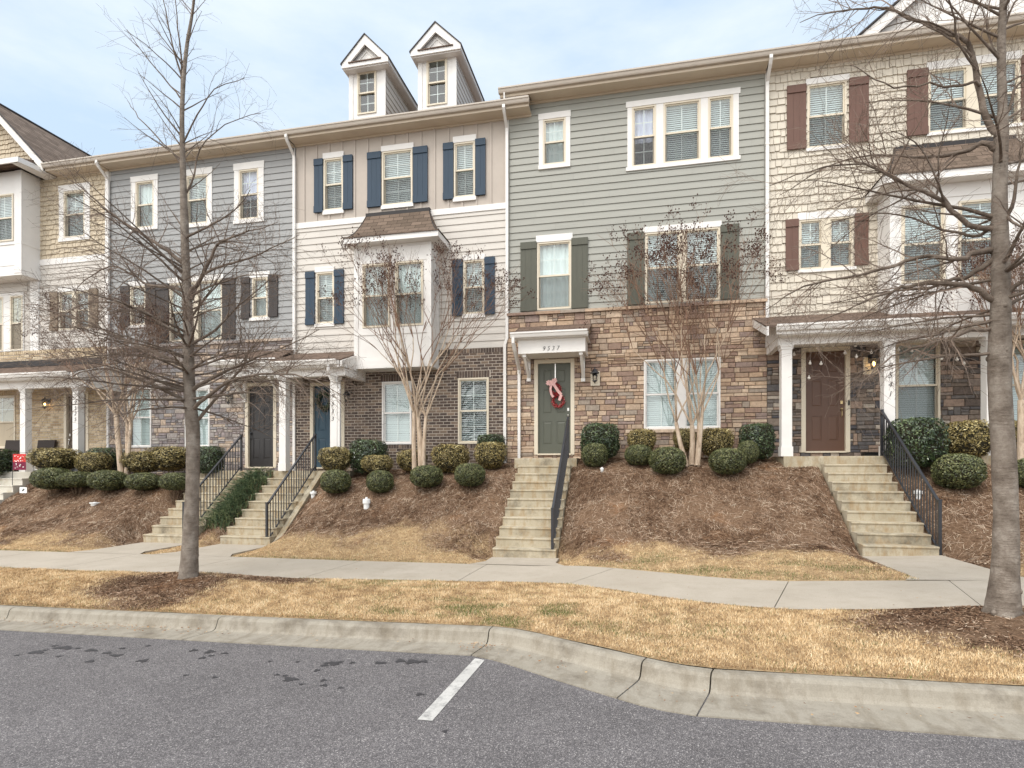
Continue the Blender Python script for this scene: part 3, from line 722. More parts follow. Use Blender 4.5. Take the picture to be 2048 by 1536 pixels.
def railing(x, S, label):
    yb, yt = S['yb']+.06, S['yt']-.06; zb, zt = S['zb']+.0, S['zt']-S['rise']*0
    zb = S['zb']; zt = S['zt']; H = 1.0
    t = thing('stair_railing', label, 'railing', (x, yb, zb), 'black iron stair railings')
    for y, z, nm in ((yb, zb, 'a'), (yt+.12, zt-.0, 'b')):
        b = MB(); b.box(x-.025, x+.025, y-.025, y+.025, z-.05, z+H); b.box(x-.031, x+.031, y-.031, y+.031, z+H, z+H+.018); b.build('post', M['iron'], t)
    y0, y1 = yb+.02, yt+.1; za, zc = zb+H-.03, zt+H-.03
    b = MB(); b.prism_x([(y0, za-.02), (y0, za+.02), (y1, zc+.02), (y1, zc-.02)], x-.024, x+.024); b.build('top_rail', M['iron'], t)
    lo = .86; b = MB(); b.prism_x([(y0, za-lo-.016), (y0, za-lo+.016), (y1, zc-lo+.016), (y1, zc-lo-.016)], x-.014, x+.014); b.build('bottom_rail', M['iron'], t)
    n = int((y1-y0)/.108)
    for i in range(1, n):
        f = i/n; y = lerp(y0, y1, f); z = lerp(za, zc, f); b = MB(); b.box(x-.0085, x+.0085, y-.0085, y+.0085, z-lo, z); b.build('baluster', M['iron'], t)
railing(STAIRS[0]['x1']-.09, STAIRS[0], 'black railing seen end on, beside the steps to the grey green door')
railing(STAIRS[1]['x1']+.03, STAIRS[1], 'black railing right of the steps to the brown door')
railing(STAIRS[2]['x1']-.12, STAIRS[2], 'black railing on the steps to the teal blue door')
railing(STAIRS[3]['x1']-.22, STAIRS[3], 'black railing partly behind the left street tree trunk')

# ================================================================ TOWNHOUSES
YW = 15.2
ZE_R, ZE_L = EYE+10.03, EYE+9.71     # gutter tops: right pair, left three
def eave(house, x0, x1, ztop, yw=YW, endcap=True, roof=True, ridge=5.5, pitch=.42):
    g = MB(); y = yw-.42
    # K-style gutter profile
    g.prism_x([(y, ztop-.13), (y-.075, ztop-.13), (y-.09, ztop-.10), (y-.105, ztop-.05), (y-.125, ztop-.035), (y-.125, ztop), (y-.112, ztop), (y-.11, ztop-.02), (y-.02, ztop-.02), (y, ztop)], x0, x1)
    g.build('gutter', M['gutter'], house)
    f = MB(); f.box(x0+.02, x1-.02, y, y+.03, ztop-.20, ztop-.005); f.build('fascia', M['soffit'], house)
    s = MB(); s.box(x0+.02, x1-.02, y+.03, yw+.02, ztop-.185, ztop-.165)
    s.box(x0+.02, x1-.02, yw-.045, yw-.001, ztop-.24, ztop-.186); s.build('soffit', M['soffit'], house)
    if roof:
        r = MB(); yr = y-.02
        prof = [(yr, ztop-.002), (yr, ztop+.03), (yr+ridge, ztop+.03+ridge*pitch), (yr+2*ridge, ztop+.03), (yr+2*ridge, ztop-.0), (yr+ridge, ztop-.03+ridge*pitch)]
        r.prism_x(prof, x0, x1); r.build('roof', M['shingle'], house)
def downspout(house, x, ztop, zbot, yw=YW, jog=None, w=.075, yg=None):
    d = MB(); yg = yw-.47 if yg is None else yg; y = yw-.075
    pts = [(yg, ztop), (yg-.01, ztop-.1), (yg+.07, ztop-.2), (y-.02, ztop-.42), (y, ztop-.52)]
    for (a, b), (c, e) in zip(pts, pts[1:]):
        d.prism_x([(a-.033, b), (a+.033, b), (c+.033, e), (c-.033, e)], x-w/2, x+w/2)
    z = ztop-.52
    if jog:
        zj, dx = jog; d.box(x-w/2, x+w/2, y-.035, y+.035, zj, z)
        d.prism_y([(x-w/2, zj), (x+w/2, zj), (x+dx+w/2, zj-.18), (x+dx-w/2, zj-.18)], y-.035, y+.035); x += dx; z = zj-.18
    d.box(x-w/2, x+w/2, y-.035, y+.035, zbot, z)
    for zz in (lerp(zbot, z, .3), lerp(zbot, z, .75)): d.box(x-w/2-.012, x+w/2+.012, y-.04, y+.04, zz, zz+.03)
    return d.build('downspout', M['white'], house)
def shell(house, x0, x1, zt, zb, yb=25.):
    """party walls and back of a terrace unit"""
    b = MB(); b.quad((x0, YW+.12, zb), (x0, yb, zb), (x0, yb, zt), (x0, YW+.12, zt)); b.quad((x1, YW+.12, zb), (x1, yb, zb), (x1, yb, zt), (x1, YW+.12, zt))
    b.quad((x0, yb, zb), (x1, yb, zb), (x1, yb, zt), (x0, yb, zt)); b.build('back_wall', M['cream'], house)
    for q in (x0, x1-.03): b = MB(); b.box(q, q+.03, YW-.0, YW+.14, zb, zt); b.build('corner_board', M['white'], house)
def hgroup(house, y, wins, holes, full=False):
    """wins: dicts with pixel boxes; adds windows, trims, shutters and returns holes"""
    for w in wins:
        x0, x1, z0, z1 = W_(*w['f'], y)
        n = w.get('n', 1); mul = w.get('mul', .09)
        ww = (x1-x0-mul*(n-1))/n
        st = w.get('st', 'blind'); st = st if isinstance(st, (list, tuple)) else [st]*n
        for i in range(n):
            a = x0+i*(ww+mul); make_window(house, a, a+ww, z0, z1, y, st[i], rail=w.get('rail', .5), grid=w.get('grid', (2, 2)), screen=w.get('scr', True), fmat=w.get('fm', 'beige'))
            holes.append((a+(.02 if i == 0 else -mul-.03), a+ww-.02, z0+.02, z1-.02))
            if i: trimbox(house, a-mul, a, z0, z1, y, .031, 'mullion', w.get('fm', 'beige'))
        if 'head' in w:
            u0, u1, v = w['head']; uc = (u0+u1)/2; h0, h1, hz = XW(u0, y), XW(u1, y), ZW(uc, v, y); trimbox(house, h0, h1, z1+.001, hz, y, .045, 'header_trim')
        if 'sill' in w:
            u0, u1, v = w['sill']; uc = (u0+u1)/2; h0, h1, hz = XW(u0, y), XW(u1, y), ZW(uc, v, y); trimbox(house, h0, h1, hz, z0-.001, y, .055, 'sill')
        if w.get('side'):
            u0, u1 = w['side']; h0, h1 = XW(u0, y), XW(u1, y)
            trimbox(house, h0, x0-.001, z0, z1, y, .035, 'side_trim'); trimbox(house, x1+.001, h1, z0, z1, y, .035, 'side_trim')
        for q in w.get('sh', ()):
            sx0, sx1, sz0, sz1 = W_(*q, y); make_shutter(house, sx0, sx1, sz0, sz1, y, w['shm'])
def pent_roof(house, x0, x1, yf, ze, yw, zw, mat='shingle', hipL=False, hipR=False, name='porch_roof', over=.0):
    r = MB(); t = .035
    r.poly([(x0, yf, ze), (x1, yf, ze), (x1-(.25 if hipR else 0), yw, zw), (x0+(.25 if hipL else 0), yw, zw)])
    r.poly([(x0, yf, ze-t), (x0+(.25 if hipL else 0), yw, zw-t), (x1-(.25 if hipR else 0), yw, zw-t), (x1, yf, ze-t)])
    r.quad((x0, yf, ze-t), (x1, yf, ze-t), (x1, yf, ze), (x0, yf, ze))
    r.quad((x0, yf, ze-t), (x0, yf, ze), (x0, yw, zw), (x0, yw, zw-t)); r.quad((x1, yf, ze-t), (x1, yw, zw-t), (x1, yw, zw), (x1, yf, ze))
    return r.build(name, M[mat], house)
def k_gutter(house, x0, x1, y, ztop, mat='white', h=.13):
    g = MB(); g.prism_x([(y, ztop-h), (y-.07, ztop-h), (y-.085, ztop-h*.75), (y-.1, ztop-h*.4), (y-.12, ztop-h*.3), (y-.12, ztop), (y-.107, ztop), (y-.1, ztop-.02), (y, ztop-.02)], x0, x1)
    return g.build('gutter', M[mat], house)
def column(house, x, y, z0, z1, w=.2):
    c = MB(); h = w/2; c.box(x-h, x+h, y-h, y+h, z0+.22, z1-.1); c.box(x-h-.018, x+h+.018, y-h-.018, y+h+.018, z0, z0+.22)
    c.box(x-h-.018, x+h+.018, y-h-.018, y+h+.018, z1-.1, z1-.045); c.box(x-h-.032, x+h+.032, y-h-.032, y+h+.032, z1-.045, z1)
    return c.build('column', M['white'], house)
def bracket(house, x, yw, yf, ztop, zbot, w=.09):
    b = MB(); h = w/2
    b.box(x-h, x+h, yw-.07, yw-.0, zbot, ztop); b.box(x-h, x+h, yf, yw-.07, ztop-.07, ztop-.001)
    b.prism_x([(yf+.02, ztop-.07), (yf+.13, ztop-.07), (yw-.07, zbot+.18), (yw-.07, zbot+.05)], x-h+.012, x+h-.012)
    b.box(x-h-.008, x+h+.008, yw-.08, yw, zbot-.03, zbot+.05)
    return b.build('bracket', M['white'], house)
GZ = .0
# ---------------------------------------------------------------- sage unit
XA, XB = -3.38, 3.20
H = thing('townhouse', 'sage green lap siding townhouse over tan stone with grey green door and red wreath', 'townhouse', ((XA+XB)/2, YW, top(0)), 'terrace of townhouses')
ho = []
ws = [dict(f=(1086.1, 1131.8, 237.9, 329.5), head=(1077, 1141.7, 226), sill=(1077, 1141, 337.4), side=(1078, 1140.8), st='curtain', grid=(2, 2)),
      dict(f=(1074.4, 1142.7, 483.4, 618.9), head=(1072.4, 1145.4, 469.7), st='curtain', sh=((1041.6, 1073.6, 485.8, 623.3), (1143.4, 1176.3, 477.1, 617)), shm='olive'),
      dict(f=(1290.4, 1440.2, 460.4, 604), head=(1286.5, 1442.9, 449), n=2, sh=((1254.3, 1288.4, 466.7, 610.2), (1440.9, 1477.6, 450.3, 598.7)), shm='olive', grid=None),
      dict(f=(1287.6, 1440.7, 717.3, 858.2), n=2, mul=.11, grid=(2, 1), scr=False, fm='white')]
hgroup(H, YW, ws[:3], ho)
# triple window
y = YW; tb = (1254.3, 1477.9)
zt1, zb1 = ZW(1366, 192.8, y), ZW(1366, 332.2, y); tx0, tx1 = XW(tb[0], y), XW(tb[1], y)
fr = [(1263.8, 1312.2), (1326.7, 1401.1), (1415.6, 1466.1)]
tz1, tz0 = ZW(1364, 203.0, y), ZW(1364, 324.6, y)
px = tx0
for i, (a, b) in enumerate(fr):
    a_, b_ = XW(a, y), XW(b, y); make_window(H, a_, b_, tz0, tz1, y, ['lilac', 'blind', 'blind'][i], grid=(2, 2) if i == 0 else (2, 1))
    ho.append((a_+.02, b_-.02, tz0+.02, tz1-.02)); trimbox(H, px+(.006 if i == 0 else 0), a_-.001, tz0, tz1, y, .032, 'side_trim'); px = b_+.001
trimbox(H, px, tx1-.006, tz0, tz1, y, .032, 'side_trim')
trimbox(H, tx0-.03, tx1+.03, tz1+.001, zt1+.02, y, .045, 'header_trim'); trimbox(H, tx0-.03, tx1+.03, zb1, tz0-.001, y, .055, 'sill')
zs = ZW(1274, 614, YW)
m = MB(); siding(m, XA+.06, XB-.06, zs, ZE_R-.23, YW, ho, .183); backing(m, XA, XB, zs, ZE_R-.2, YW+.001, ho, 0); m.build('siding', M['sage'], H)
YS = YW-.05
hs = []; hgroup(H, YS, ws[3:], hs)
dx0, dx1 = XW(1076, YS), XW(1141.4, YS); dz0, dz1 = ZW(1108, 907, YS), ZW(1108, 726.4, YS)
DOOR37 = (dx0, dx1, dz0, dz1)
make_door(H, dx0, dx1, dz0, dz1, YS, 'door_green'); hs.append((dx0-.08, dx1+.08, dz0-.04, dz1+.09))
m = MB(); ledgestone(m, XA, XB, EYE+.05, zs-.075, YS, hs); m.build('stone_wall', [M['stone_tan'], M['mortar_dark']], H)
m = MB(); x = XA
while x < XB-.01:
    x2 = min(x+random.uniform(.5, .8), XB); m.box(x+.003, x2-.003, YS-.075-random.uniform(0, .008), YS+.06, zs-.075, zs+.002-random.uniform(0, .006), random.random()); x = x2
m.build('stone_ledge', M['stone_tan'], H)
gx0, gx1, gz0, gz1 = W_(*ws[3]['f'], YS)
m = MB(); m.box(gx0-.05, gx1+.05, YS-.085, YS-.0, gz0-.085, gz0-.004, .2); m.build('stone_sill', M['stone_tan'], H)
# door canopy
cx0, cx1 = XW(1036, 14.35), XW(1170.5, 14.35)
ze = ZW(1098, 664, 14.3); bz1, bz0 = ZW(1098, 681.5, 14.38), ZW(1098, 705.5, 14.38)
pent_roof(H, cx0-.12, cx1+.1, 14.25, ze, YS-.03, ZW(1110, 651.7, YS)-.0, name='canopy_roof')
k_gutter(H, XW(1021, 14.2), XW(1175, 14.2), 14.25, ze)
m = MB(); m.box(cx0-.1, cx1+.08, 14.25, 14.29, ze-.15, ze-.001); m.box(cx0-.09, cx1+.07, 14.29, YS-.03, ze-.155, ze-.13)
m.box(cx0, cx1, 14.37, YS-.03, bz0, ze-.156); m.build('canopy_beam', M['white'], H)
digits(H, '9537', XW(1101, 14.36), 14.362, ZW(1101, 700.5, 14.37), .145)
for u in (1051, 1163): bracket(H, XW(u, 14.6), YS-.03, 14.42, bz0, ZW(u, 760, 15.0))
m = MB(); ux = XW(1027, 14.2); ud = XW(1038.5, YS-.07)
m.prism_x([(14.12, ze-.13), (14.19, ze-.13), (14.19, ze-.28), (14.12, ze-.28)], ux-.035, ux+.035)
m.tube([(ux, 14.155, ze-.26), (ux+.01, 14.3, ze-.42), (ud, YS-.09, ze-.78), (ud, YS-.08, ze-.9)], .048, 4)
m.box(ud-.036, ud+.036, YS-.115, YS-.045, top(-3), ze-.88); m.build('downspout', M['white'], H)
m = MB(); bx, bz = XW(1190.5, YS-.04), ZW(1190.5, 757, YS-.04); m.box(bx-.12, bx+.12, YS-.055, YS-.01, bz-.19, bz+.19); m.build('lantern_block', M['beige'], H)
make_lantern(H, bx, bz+.07, YS-.05, False, 1.15)
eave(H, XA-.14, XB, ZE_R)
downspout(H, XB, ZE_R-.1, ZW(1533, 640, YW))
shell(H, XA, XB, ZE_R-.1, 1.)
m = MB(); m.box(XA, XA+.03, YW-.5, YW+2, ZE_L-.1, ZE_R-.1); m.box(XA-.02, XA+.62, YW-.39, YW-.3, ZE_L-.0, ZE_R-.19); m.build('step_wall', M['white'], H)

# ---------------------------------------------------------------- tan / cream unit with dormers
XA, XB = -9.82, -3.38
H = thing('townhouse', 'cream and tan townhouse with two roof dormers, navy shutters and dark brick base', 'townhouse', ((XA+XB)/2, YW, top(-6)), 'terrace of townhouses')
ho = []
top3 = [dict(f=(647.9, 686.9, 317, 420.5), head=(646.7, 688.6, 305.8), sill=(646.7, 688.6, 429), sh=((629.6, 647.2, 319.8, 426.4), (687.6, 706.5, 312.2, 419.8)), shm='navy', st='blind'),
        dict(f=(764.6, 825.6, 301, 409.5), head=(763.3, 827.8, 290.2), sill=(763.3, 827.8, 416.9), sh=((735.8, 763.1, 306.1, 415.4), (827.2, 856.1, 295.1, 405.9)), shm='navy', st='blind'),
        dict(f=(908.3, 950.6, 284.9, 394.6), head=(906.6, 953, 272.6), sill=(906.6, 953, 402.9), sh=((887.1, 907.6, 287.8, 400.3), (951.4, 971.8, 279.2, 391.7)), shm='navy', grid=(2, 1))]
hgroup(H, YW, top3, ho)
zb1, zb0 = ZW(802, 427, YW), ZW(802, 438.5, YW)
m = MB(); backing(m, XA, XB, zb1, ZE_L-.2, YW, ho, 0)
x = XA+.3
while x < XB-.05:
    for a, b in bands(zb1, ZE_L-.24, ho+[(w0-.02, w1+.02, a0-.12, a1+.16) for w0, w1, a0, a1 in ho]):
        for p, q in spans(x-.028, x+.028, [(w0-.02, w1+.02, a0-.12, a1+.16) for w0, w1, a0, a1 in ho], a, b):
            if q-p > .04: m.box(p, q, YW-.022, YW-.001, a, b)
    x += .405
m.build('board_and_batten', M['tanboard'], H)
h2 = []
mid = [dict(f=(633.2, 669.1, 544.5, 647.3), head=(631, 670, 534), sill=(631, 670.5, 653.9), sh=((612.5, 630.8, 544.8, 650.5), (669.8, 688.9, 540.4, 648)), shm='navy'),
       dict(f=(927.4, 968.9, 520.4, 628.2), head=(925, 971, 509.9), sill=(925, 971, 636.3), sh=((905.4, 926.2, 521.6, 632.6), (970, 990.3, 515.5, 629)), shm='navy')]
hgroup(H, YW, mid, h2)
zbr = ZW(945, 697, YW)
bay = (XW(709.4, 14.55), XW(862, 14.55)); bz0, bz1 = ZW(785, 729, 14.55), ZW(785, 482, 14.55)
h2b = h2+[(bay[0], bay[1], bz0, bz1)]
m = MB(); siding(m, XA+.06, XB-.06, zbr, zb0, YW, h2b, .192); backing(m, XA, XB, zbr, zb0+.05, YW+.001, h2b, 0); m.build('siding', M['cream'], H)
trimbox(H, XA+.05, XB-.05, zb0, zb1, YW, .04, 'band_board')
h3 = []
gw = [dict(f=(764.6, 823.6, 763, 888.7), grid=(2, 1), scr=False, fm='white', rail=.5), dict(f=(916.4, 977.9, 755.7, 887.5), st='blind_open', grid=(2, 2), scr=False)]
hgroup(H, YS, gw, h3)
dx0 = XW(627, YS); dx1 = dx0+.9; dz0, dz1 = ZW(640, 934.5, YS), ZW(640, 772, YS)
make_door(H, dx0, dx1, dz0, dz1, YS, 'door_blue'); h3.append((dx0-.08, dx1+.08, dz0-.04, dz1+.09)); DOOR33 = (dx0, dx1, dz0, dz1)
sol = []
for f in (gw[1]['f'], gw[0]['f']):
    a, b, c, d = W_(*f, YS); sol += [(a-.05, b+.05, d+.0, d+.2), (a-.05, b+.05, c-.12, c-.01)]
sol.append((XA, XB, zbr-.14, zbr-.012))
m = MB(); bricks(m, XA, XB, EYE-.35, zbr, YS, h3, soldiers=sol); m.build('brick_wall', [M['brick_dark'], M['mortar']], H)
# projecting bay with flared roof
yf = 14.55; bw = []
m = MB(); px0, px1 = XW(725.5, yf), XW(846.8, yf); pz1, pz0 = ZW(786, 525.2, yf), ZW(786, 653.4, yf)
hb = []; mul = .16; ww = (px1-px0-mul)/2
bf = MB()
for i in range(2):
    a = px0+i*(ww+mul); make_window(H, a, a+ww, pz0, pz1, yf, 'curtain', grid=(2, 1), deep=.45); hb.append((a+.02, a+ww-.02, pz0+.02, pz1-.02))
backing(bf, bay[0], bay[1], bz0, bz1+.15, yf, hb, 0)
bf.quad((bay[0], yf, bz0), (bay[0], YW, bz0), (bay[0], YW, bz1+.15), (bay[0], yf, bz1+.15)); bf.quad((bay[1], yf, bz0), (bay[1], YW, bz0), (bay[1], YW, bz1+.15), (bay[1], yf, bz1+.15))
bf.box(bay[0]-.03, bay[1]+.03, yf-.03, YW, bz0-.09, bz0)
bf.box(bay[0]-.012, bay[0]+.11, yf-.022, yf+.1, bz0, bz1); bf.box(bay[1]-.11, bay[1]+.012, yf-.022, yf+.1, bz0, bz1)
bf.box(bay[0]-.012, bay[0]-.001, YW-.12, YW-.03, bz0, bz1); bf.box(bay[1]+.001, bay[1]+.012, YW-.12, YW-.03, bz0, bz1)
bf.box(bay[0]+.11, bay[1]-.11, yf-.018, yf, bz1-.16, bz1); bf.box(bay[0]+.11, bay[1]-.11, yf-.018, yf, bz0, bz0+.14); bf.box(bay[0]+.11, bay[1]-.11, yf-.02, yf, pz0-.2, pz0-.02)
bf.box(px0+ww+.02, px0+ww+mul-.02, yf-.02, yf, pz0-.02, pz1+.02); bf.box(bay[0]+.11, bay[1]-.11, yf-.014, yf, pz1+.02, pz1+.12)
bf.build('bay_wall', M['white'], H)
ye = 14.24; e0, e1 = XW(687, ye), XW(876, ye); ez = ZW(781, 468.5, ye)
m = MB(); m.box(e0, e1, ye, ye+.03, ez-.15, ez); m.box(e0, e0+.03, ye+.03, YW, ez-.15, ez); m.box(e1-.03, e1, ye+.03, YW, ez-.15, ez); m.box(e0+.03, e1-.03, ye+.03, YW-.001, ez-.14, ez-.12)
m.build('bay_fascia', M['white'], H)
wx0, wx1 = XW(733, YW-.1), XW(859, YW-.1); wz = ZW(796, 429.5, YW-.05)
def flared(house, e0, e1, ye, ez, wx0, wx1, yw, wz, bow=.55):
    r = MB(); n = 8; pr = []
    for i in range(n+1):
        t = i/n; q = t**.75; zz = lerp(ez, wz, t**1.5*.6+t*.4); pr.append((lerp(e0-.03, wx0, q), lerp(e1+.03, wx1, q), lerp(ye-.03, yw-.12, q), zz+.012))
    for (a, b, y, z), (a2, b2, y2, z2) in zip(pr, pr[1:]):
        r.quad((a, y, z), (b, y, z), (b2, y2, z2), (a2, y2, z2)); r.quad((a, yw, z), (a, y, z), (a2, y2, z2), (a2, yw, z2)); r.quad((b, y, z), (b, yw, z), (b2, yw, z2), (b2, y2, z2))
    a, b, y, z = pr[-1]; r.quad((a, y, z), (b, y, z), (b, yw, z+.05), (a, yw, z+.05))
    a, b, y, z = pr[0]; r.quad((a, y, z), (a, yw, z), (b, yw, z), (b, y, z)); r.quad((a, y, z-.02), (b, y, z-.02), (b, y, z), (a, y, z))
    ro = r.build('bay_roof', M['shingle_steep'], house)
    f = MB(); a, b, y, z = pr[-1]; f.box(a-.012, b+.012, y-.014, yw-.001, z-.02, z+.075)
    for k in range(n):
        (a, b, y, z), (a2, b2, y2, z2) = pr[k], pr[k+1]
        f.tube([(a, y, z), (a2, y2, z2)], .016, 4); f.tube([(b, y, z), (b2, y2, z2)], .016, 4)
    f.build('roof_flashing', M['flash'], house)
flared(H, e0, e1, ye, ez, wx0, wx1, YW, wz)
# entrance porch
yc = 14.05; pfz = EYE-.08
pz = ZW(610, 753.5, yc-.1); gzt = ZW(600, 722, 13.72)
p0, p1 = XW(524, 13.72), XW(675, 13.72)
pent_roof(H, p0+.02, p1+.05, 13.72, gzt, YS-.02, ZW(640, 706, YS)); k_gutter(H, p0, p1, 13.72, gzt)
m = MB(); m.box(p0+.05, p1+.03, 13.72, 13.76, gzt-.17, gzt-.001); b0x, b1x = XW(548, yc-.1), XW(690, yc-.1)
m.box(b0x, b1x, yc-.1, yc+.1, pz, gzt-.17); m.box(b0x, b1x, 13.76, YS, gzt-.19, gzt-.17)
m.box(b0x, b0x+.12, yc+.1, YS, pz, gzt-.19); m.box(b1x-.12, b1x, yc+.1, YS, pz, gzt-.19)
zz = ZW(640, 706, YS)-.05
m.prism_x([(13.74, gzt-.17), (YS-.03, gzt-.17), (YS-.03, zz), (13.74, gzt-.03)], b1x-.03, b1x+.02)
m.prism_x([(13.70, gzt-.2), (13.70, gzt-.03), (YS-.02, zz), (YS-.02, zz-.17)], p1+.0, p1+.04)
m.build('porch_beam', M['white'], H)
column(H, XW(564.5, yc-.1)+.0, yc, pfz, pz); xc2 = XW(667, yc-.1); column(H, xc2, yc, pfz, pz)
digits(H, '9533', xc2-.03, yc-.105, ZW(667, 796.5, yc-.1), .15, vertical=.2)
m = MB(); m.box(XW(548, 14.1), XA+2.35, 14.1, YS, pfz-.25, pfz+.002); m.build('porch_floor', M['step'], H)
m = MB(); q = xc2+.0; m.tube([(q-.0, 13.66, gzt-.12), (q, 13.68, gzt-.28), (q+.12, yc-.05, gzt-.62), (q+.14, yc-.05, gzt-.75)], .045, 4); m.box(q+.105, q+.175, yc-.09, yc-.02, pfz, gzt-.73); m.build('downspout', M['white'], H)
make_lantern(H, XW(697.5, YS), ZW(697, 795, YS)+.02, YS, False, 1.0)
eave(H, XA, XB+.68, ZE_L); downspout(H, XA+.02, ZE_L-.1, top(-9.8)-.1); downspout(H, XB-.0, ZE_L-.1, top(-3.4)-.05, jog=(ZW(1015, 678, YW), -.06))
shell(H, XA, XB, ZE_L-.1, 1.)
def dormer(house, u0, u1, va, vl, vr, ul, ur, win, vlow, YD=15.9):
    """roof dormer: face u0..u1, gable apex/corners given in photo pixels at the overhang plane"""
    d = MB(); x0, x1 = XW(u0, YD), XW(u1, YD); yo = YD-.28; uc = (u0+u1)/2
    ax = (XW(ul, yo)+XW(ur, yo))/2; za = ZW((ul+ur)/2, va, yo); gx0, gx1 = XW(ul, yo), XW(ur, yo); zc = (ZW(ul, vl, yo)+ZW(ur, vr, yo))/2
    z0 = ZE_L-.2; zf = zc-.16
    w0, w1, q0, q1 = W_(*win, YD)
    hole = [(w0+.02, w1-.02, q0+.02, q1-.02)]
    backing(d, x0, x1, z0, zf, YD, hole, 0)
    d.box(x0-.01, x0+.12, YD-.02, YD-.001, z0, zf); d.box(x1-.12, x1+.01, YD-.02, YD-.001, z0, zf)
    do = d.build('dormer', M['white'], house)
    make_window(do, w0, w1, q0, q1, YD, 'none', name='dormer_window', grid=(2, 2), screen=False)
    c = MB(); yb = YD+4
    for xx in (x0, x1):
        z = z0
        sg = -1 if xx == x0 else 1
        while z < zf:
            zt = min(z+.19, zf); c.quad((xx+sg*.02, YD, z), (xx+sg*.02, yb, z), (xx+sg*.004, yb, zt), (xx+sg*.004, YD, zt)); c.quad((xx, YD, z), (xx, yb, z), (xx+sg*.02, yb, z), (xx+sg*.02, YD, z)); z += .19
    c.build('cheek', M['cream'], do)
    g = MB(); hh = za-zc; k = (gx1-gx0)/2; sl = hh/k; band = .20
    # pediment frame: solid band with a recessed triangle above it
    i0 = zc-.02; il = .28
    tri = [(ax-k+il*1.0, i0+.05), (ax+k-il*1.0, i0+.05), (ax, za-il*sl-.0)]
    g.prism_y([(gx0, zf+.031), (gx1, zf+.031), (gx1, zc+.0), (gx1-.0, zc+.001), (ax+k-il, i0+.05), (ax-k+il, i0+.05), (gx0, zc+.001)], yo, yo+.05)
    g.prism_y([(gx0, zc), (ax-k+il, i0+.05), tri[2], (ax, za-.0)], yo, yo+.05); g.prism_y([(ax, za), tri[2], (ax+k-il, i0+.05), (gx1, zc)], yo, yo+.05)
    g.prism_y([(ax-k+.1, i0), (ax+k-.1, i0), (ax, za-.15)], yo+.14, yo+.18)
    g.prism_y([(ax-k*.42, i0+.10), (ax-k*.42+.05, i0+.10), (ax, i0+.10+k*.42*sl-.06), (ax+k*.42-.05, i0+.10), (ax+k*.42, i0+.10), (ax, i0+.10+k*.42*sl)], yo+.12, yo+.139)
    g.box(gx0+.02, gx1-.02, yo+.05, yb, zf, zf+.03)
    # eave boards running back along both sides
    g.box(gx0, gx0+.03, yo+.05, yb, zf+.031, zc+.02); g.box(gx1-.03, gx1, yo+.05, yb, zf+.031, zc+.02)
    g.build('pediment', M['white'], do)
    l = MB(); l.prism_x([(yo-.03, i0+.0), (yo-.03, i0+.03), (yo+.12, i0+.08), (yo+.12, i0+.0)], ax-k+il-.06, ax+k-il+.06); l.build('pediment_ledge', M['shingle'], do)
    r = MB(); t = .035
    for sg, xe in ((-1, gx0), (1, gx1)):
        e = xe+sg*.03; ze = zc-.03*sl
        r.poly([(e, yo-.03, ze+t), (ax, yo-.03, za+t), (ax, yb, za+t), (e, yb, ze+t)]); r.poly([(e, yo-.03, ze), (e, yb, ze), (ax, yb, za), (ax, yo-.03, za)])
        r.quad((e, yo-.03, ze), (ax, yo-.03, za), (ax, yo-.03, za+t), (e, yo-.03, ze+t)); r.quad((e, yo-.03, ze), (e, yo-.03, ze+t), (e, yb, ze+t), (e, yb, ze))
    r.build('dormer_roof', M['flash'], do)
dormer(H, 699, 771, 68.8, 129.8, 111.5, 683.3, 776, (715, 752.8, 142, 228), 238)
dormer(H, 837, 912.7, 45, 104, 87, 821, 921, (853.5, 894.4, 117.6, 210.4), 225)

# ---------------------------------------------------------------- blue-grey unit
XA, XB = -16.43, -9.82
H = thing('townhouse', 'blue grey lap siding townhouse with black shutters and black door behind the street tree', 'townhouse', ((XA+XB)/2, YW, top(-13)), 'terrace of townhouses')
ho = []
ws = [dict(f=(272.4, 308.7, 363, 456), head=(262.5, 317.6, 351.9), sill=(262.5, 317.6, 461.5), side=(263.6, 316.8), st='curtain', grid=None),
      dict(f=(373.8, 416.2, 351, 447.9), head=(364, 426, 338.3), sill=(364, 426, 454.8), side=(365, 425.2), grid=(2, 1)),
      dict(f=(479, 518, 339, 438.8), head=(468.5, 529.5, 325.6), sill=(468.5, 529.5, 446.4), side=(469.6, 528.6), st='lilac', grid=(2, 2)),
      dict(f=(261.5, 292.3, 572.8, 650.7), head=(259, 294, 563), sill=(259, 294, 656), sh=((244, 261.3, 573, 654), (293.3, 313.4, 566, 648)), shm='blackshut'),
      dict(f=(340.4, 445.4, 563.6, 681.4), head=(337, 448, 553), n=2, sh=((314.8, 339.2, 568.7, 684.5), (446.2, 472.2, 557.4, 678.4)), shm='blackshut', st='curtain', grid=None),
      dict(f=(505.5, 536.2, 555.4, 635.3), head=(500.3, 541.3, 544), sill=(500.3, 541.3, 641.5), sh=((483.9, 501.4, 555.4, 638.4), (539.3, 557.1, 550.8, 634.3)), shm='blackshut', st='curtain', grid=None)]
hgroup(H, YW, ws, ho)
zs = ZW(487, 681.8, YW)
m = MB(); siding(m, XA+.06, XB-.06, zs, ZE_L-.23, YW, ho, .19); backing(m, XA, XB, zs, ZE_L-.2, YW+.001, ho, 0); m.build('siding', M['bluegrey'], H)
hs = []; hgroup(H, YS, [dict(f=(255.8, 303.6, 775, 895), scr=False, grid=(2, 1), fm='white'), dict(f=(370.8, 420.2, 777, 895), scr=False, grid=(2, 1), fm='white', head=(369, 421.5, 771))], hs)
dx0, dx1, dz0, dz1 = XW(497.1, YS), XW(547.4, YS), ZW(522, 933.6, YS), ZW(522, 772.3, YS)
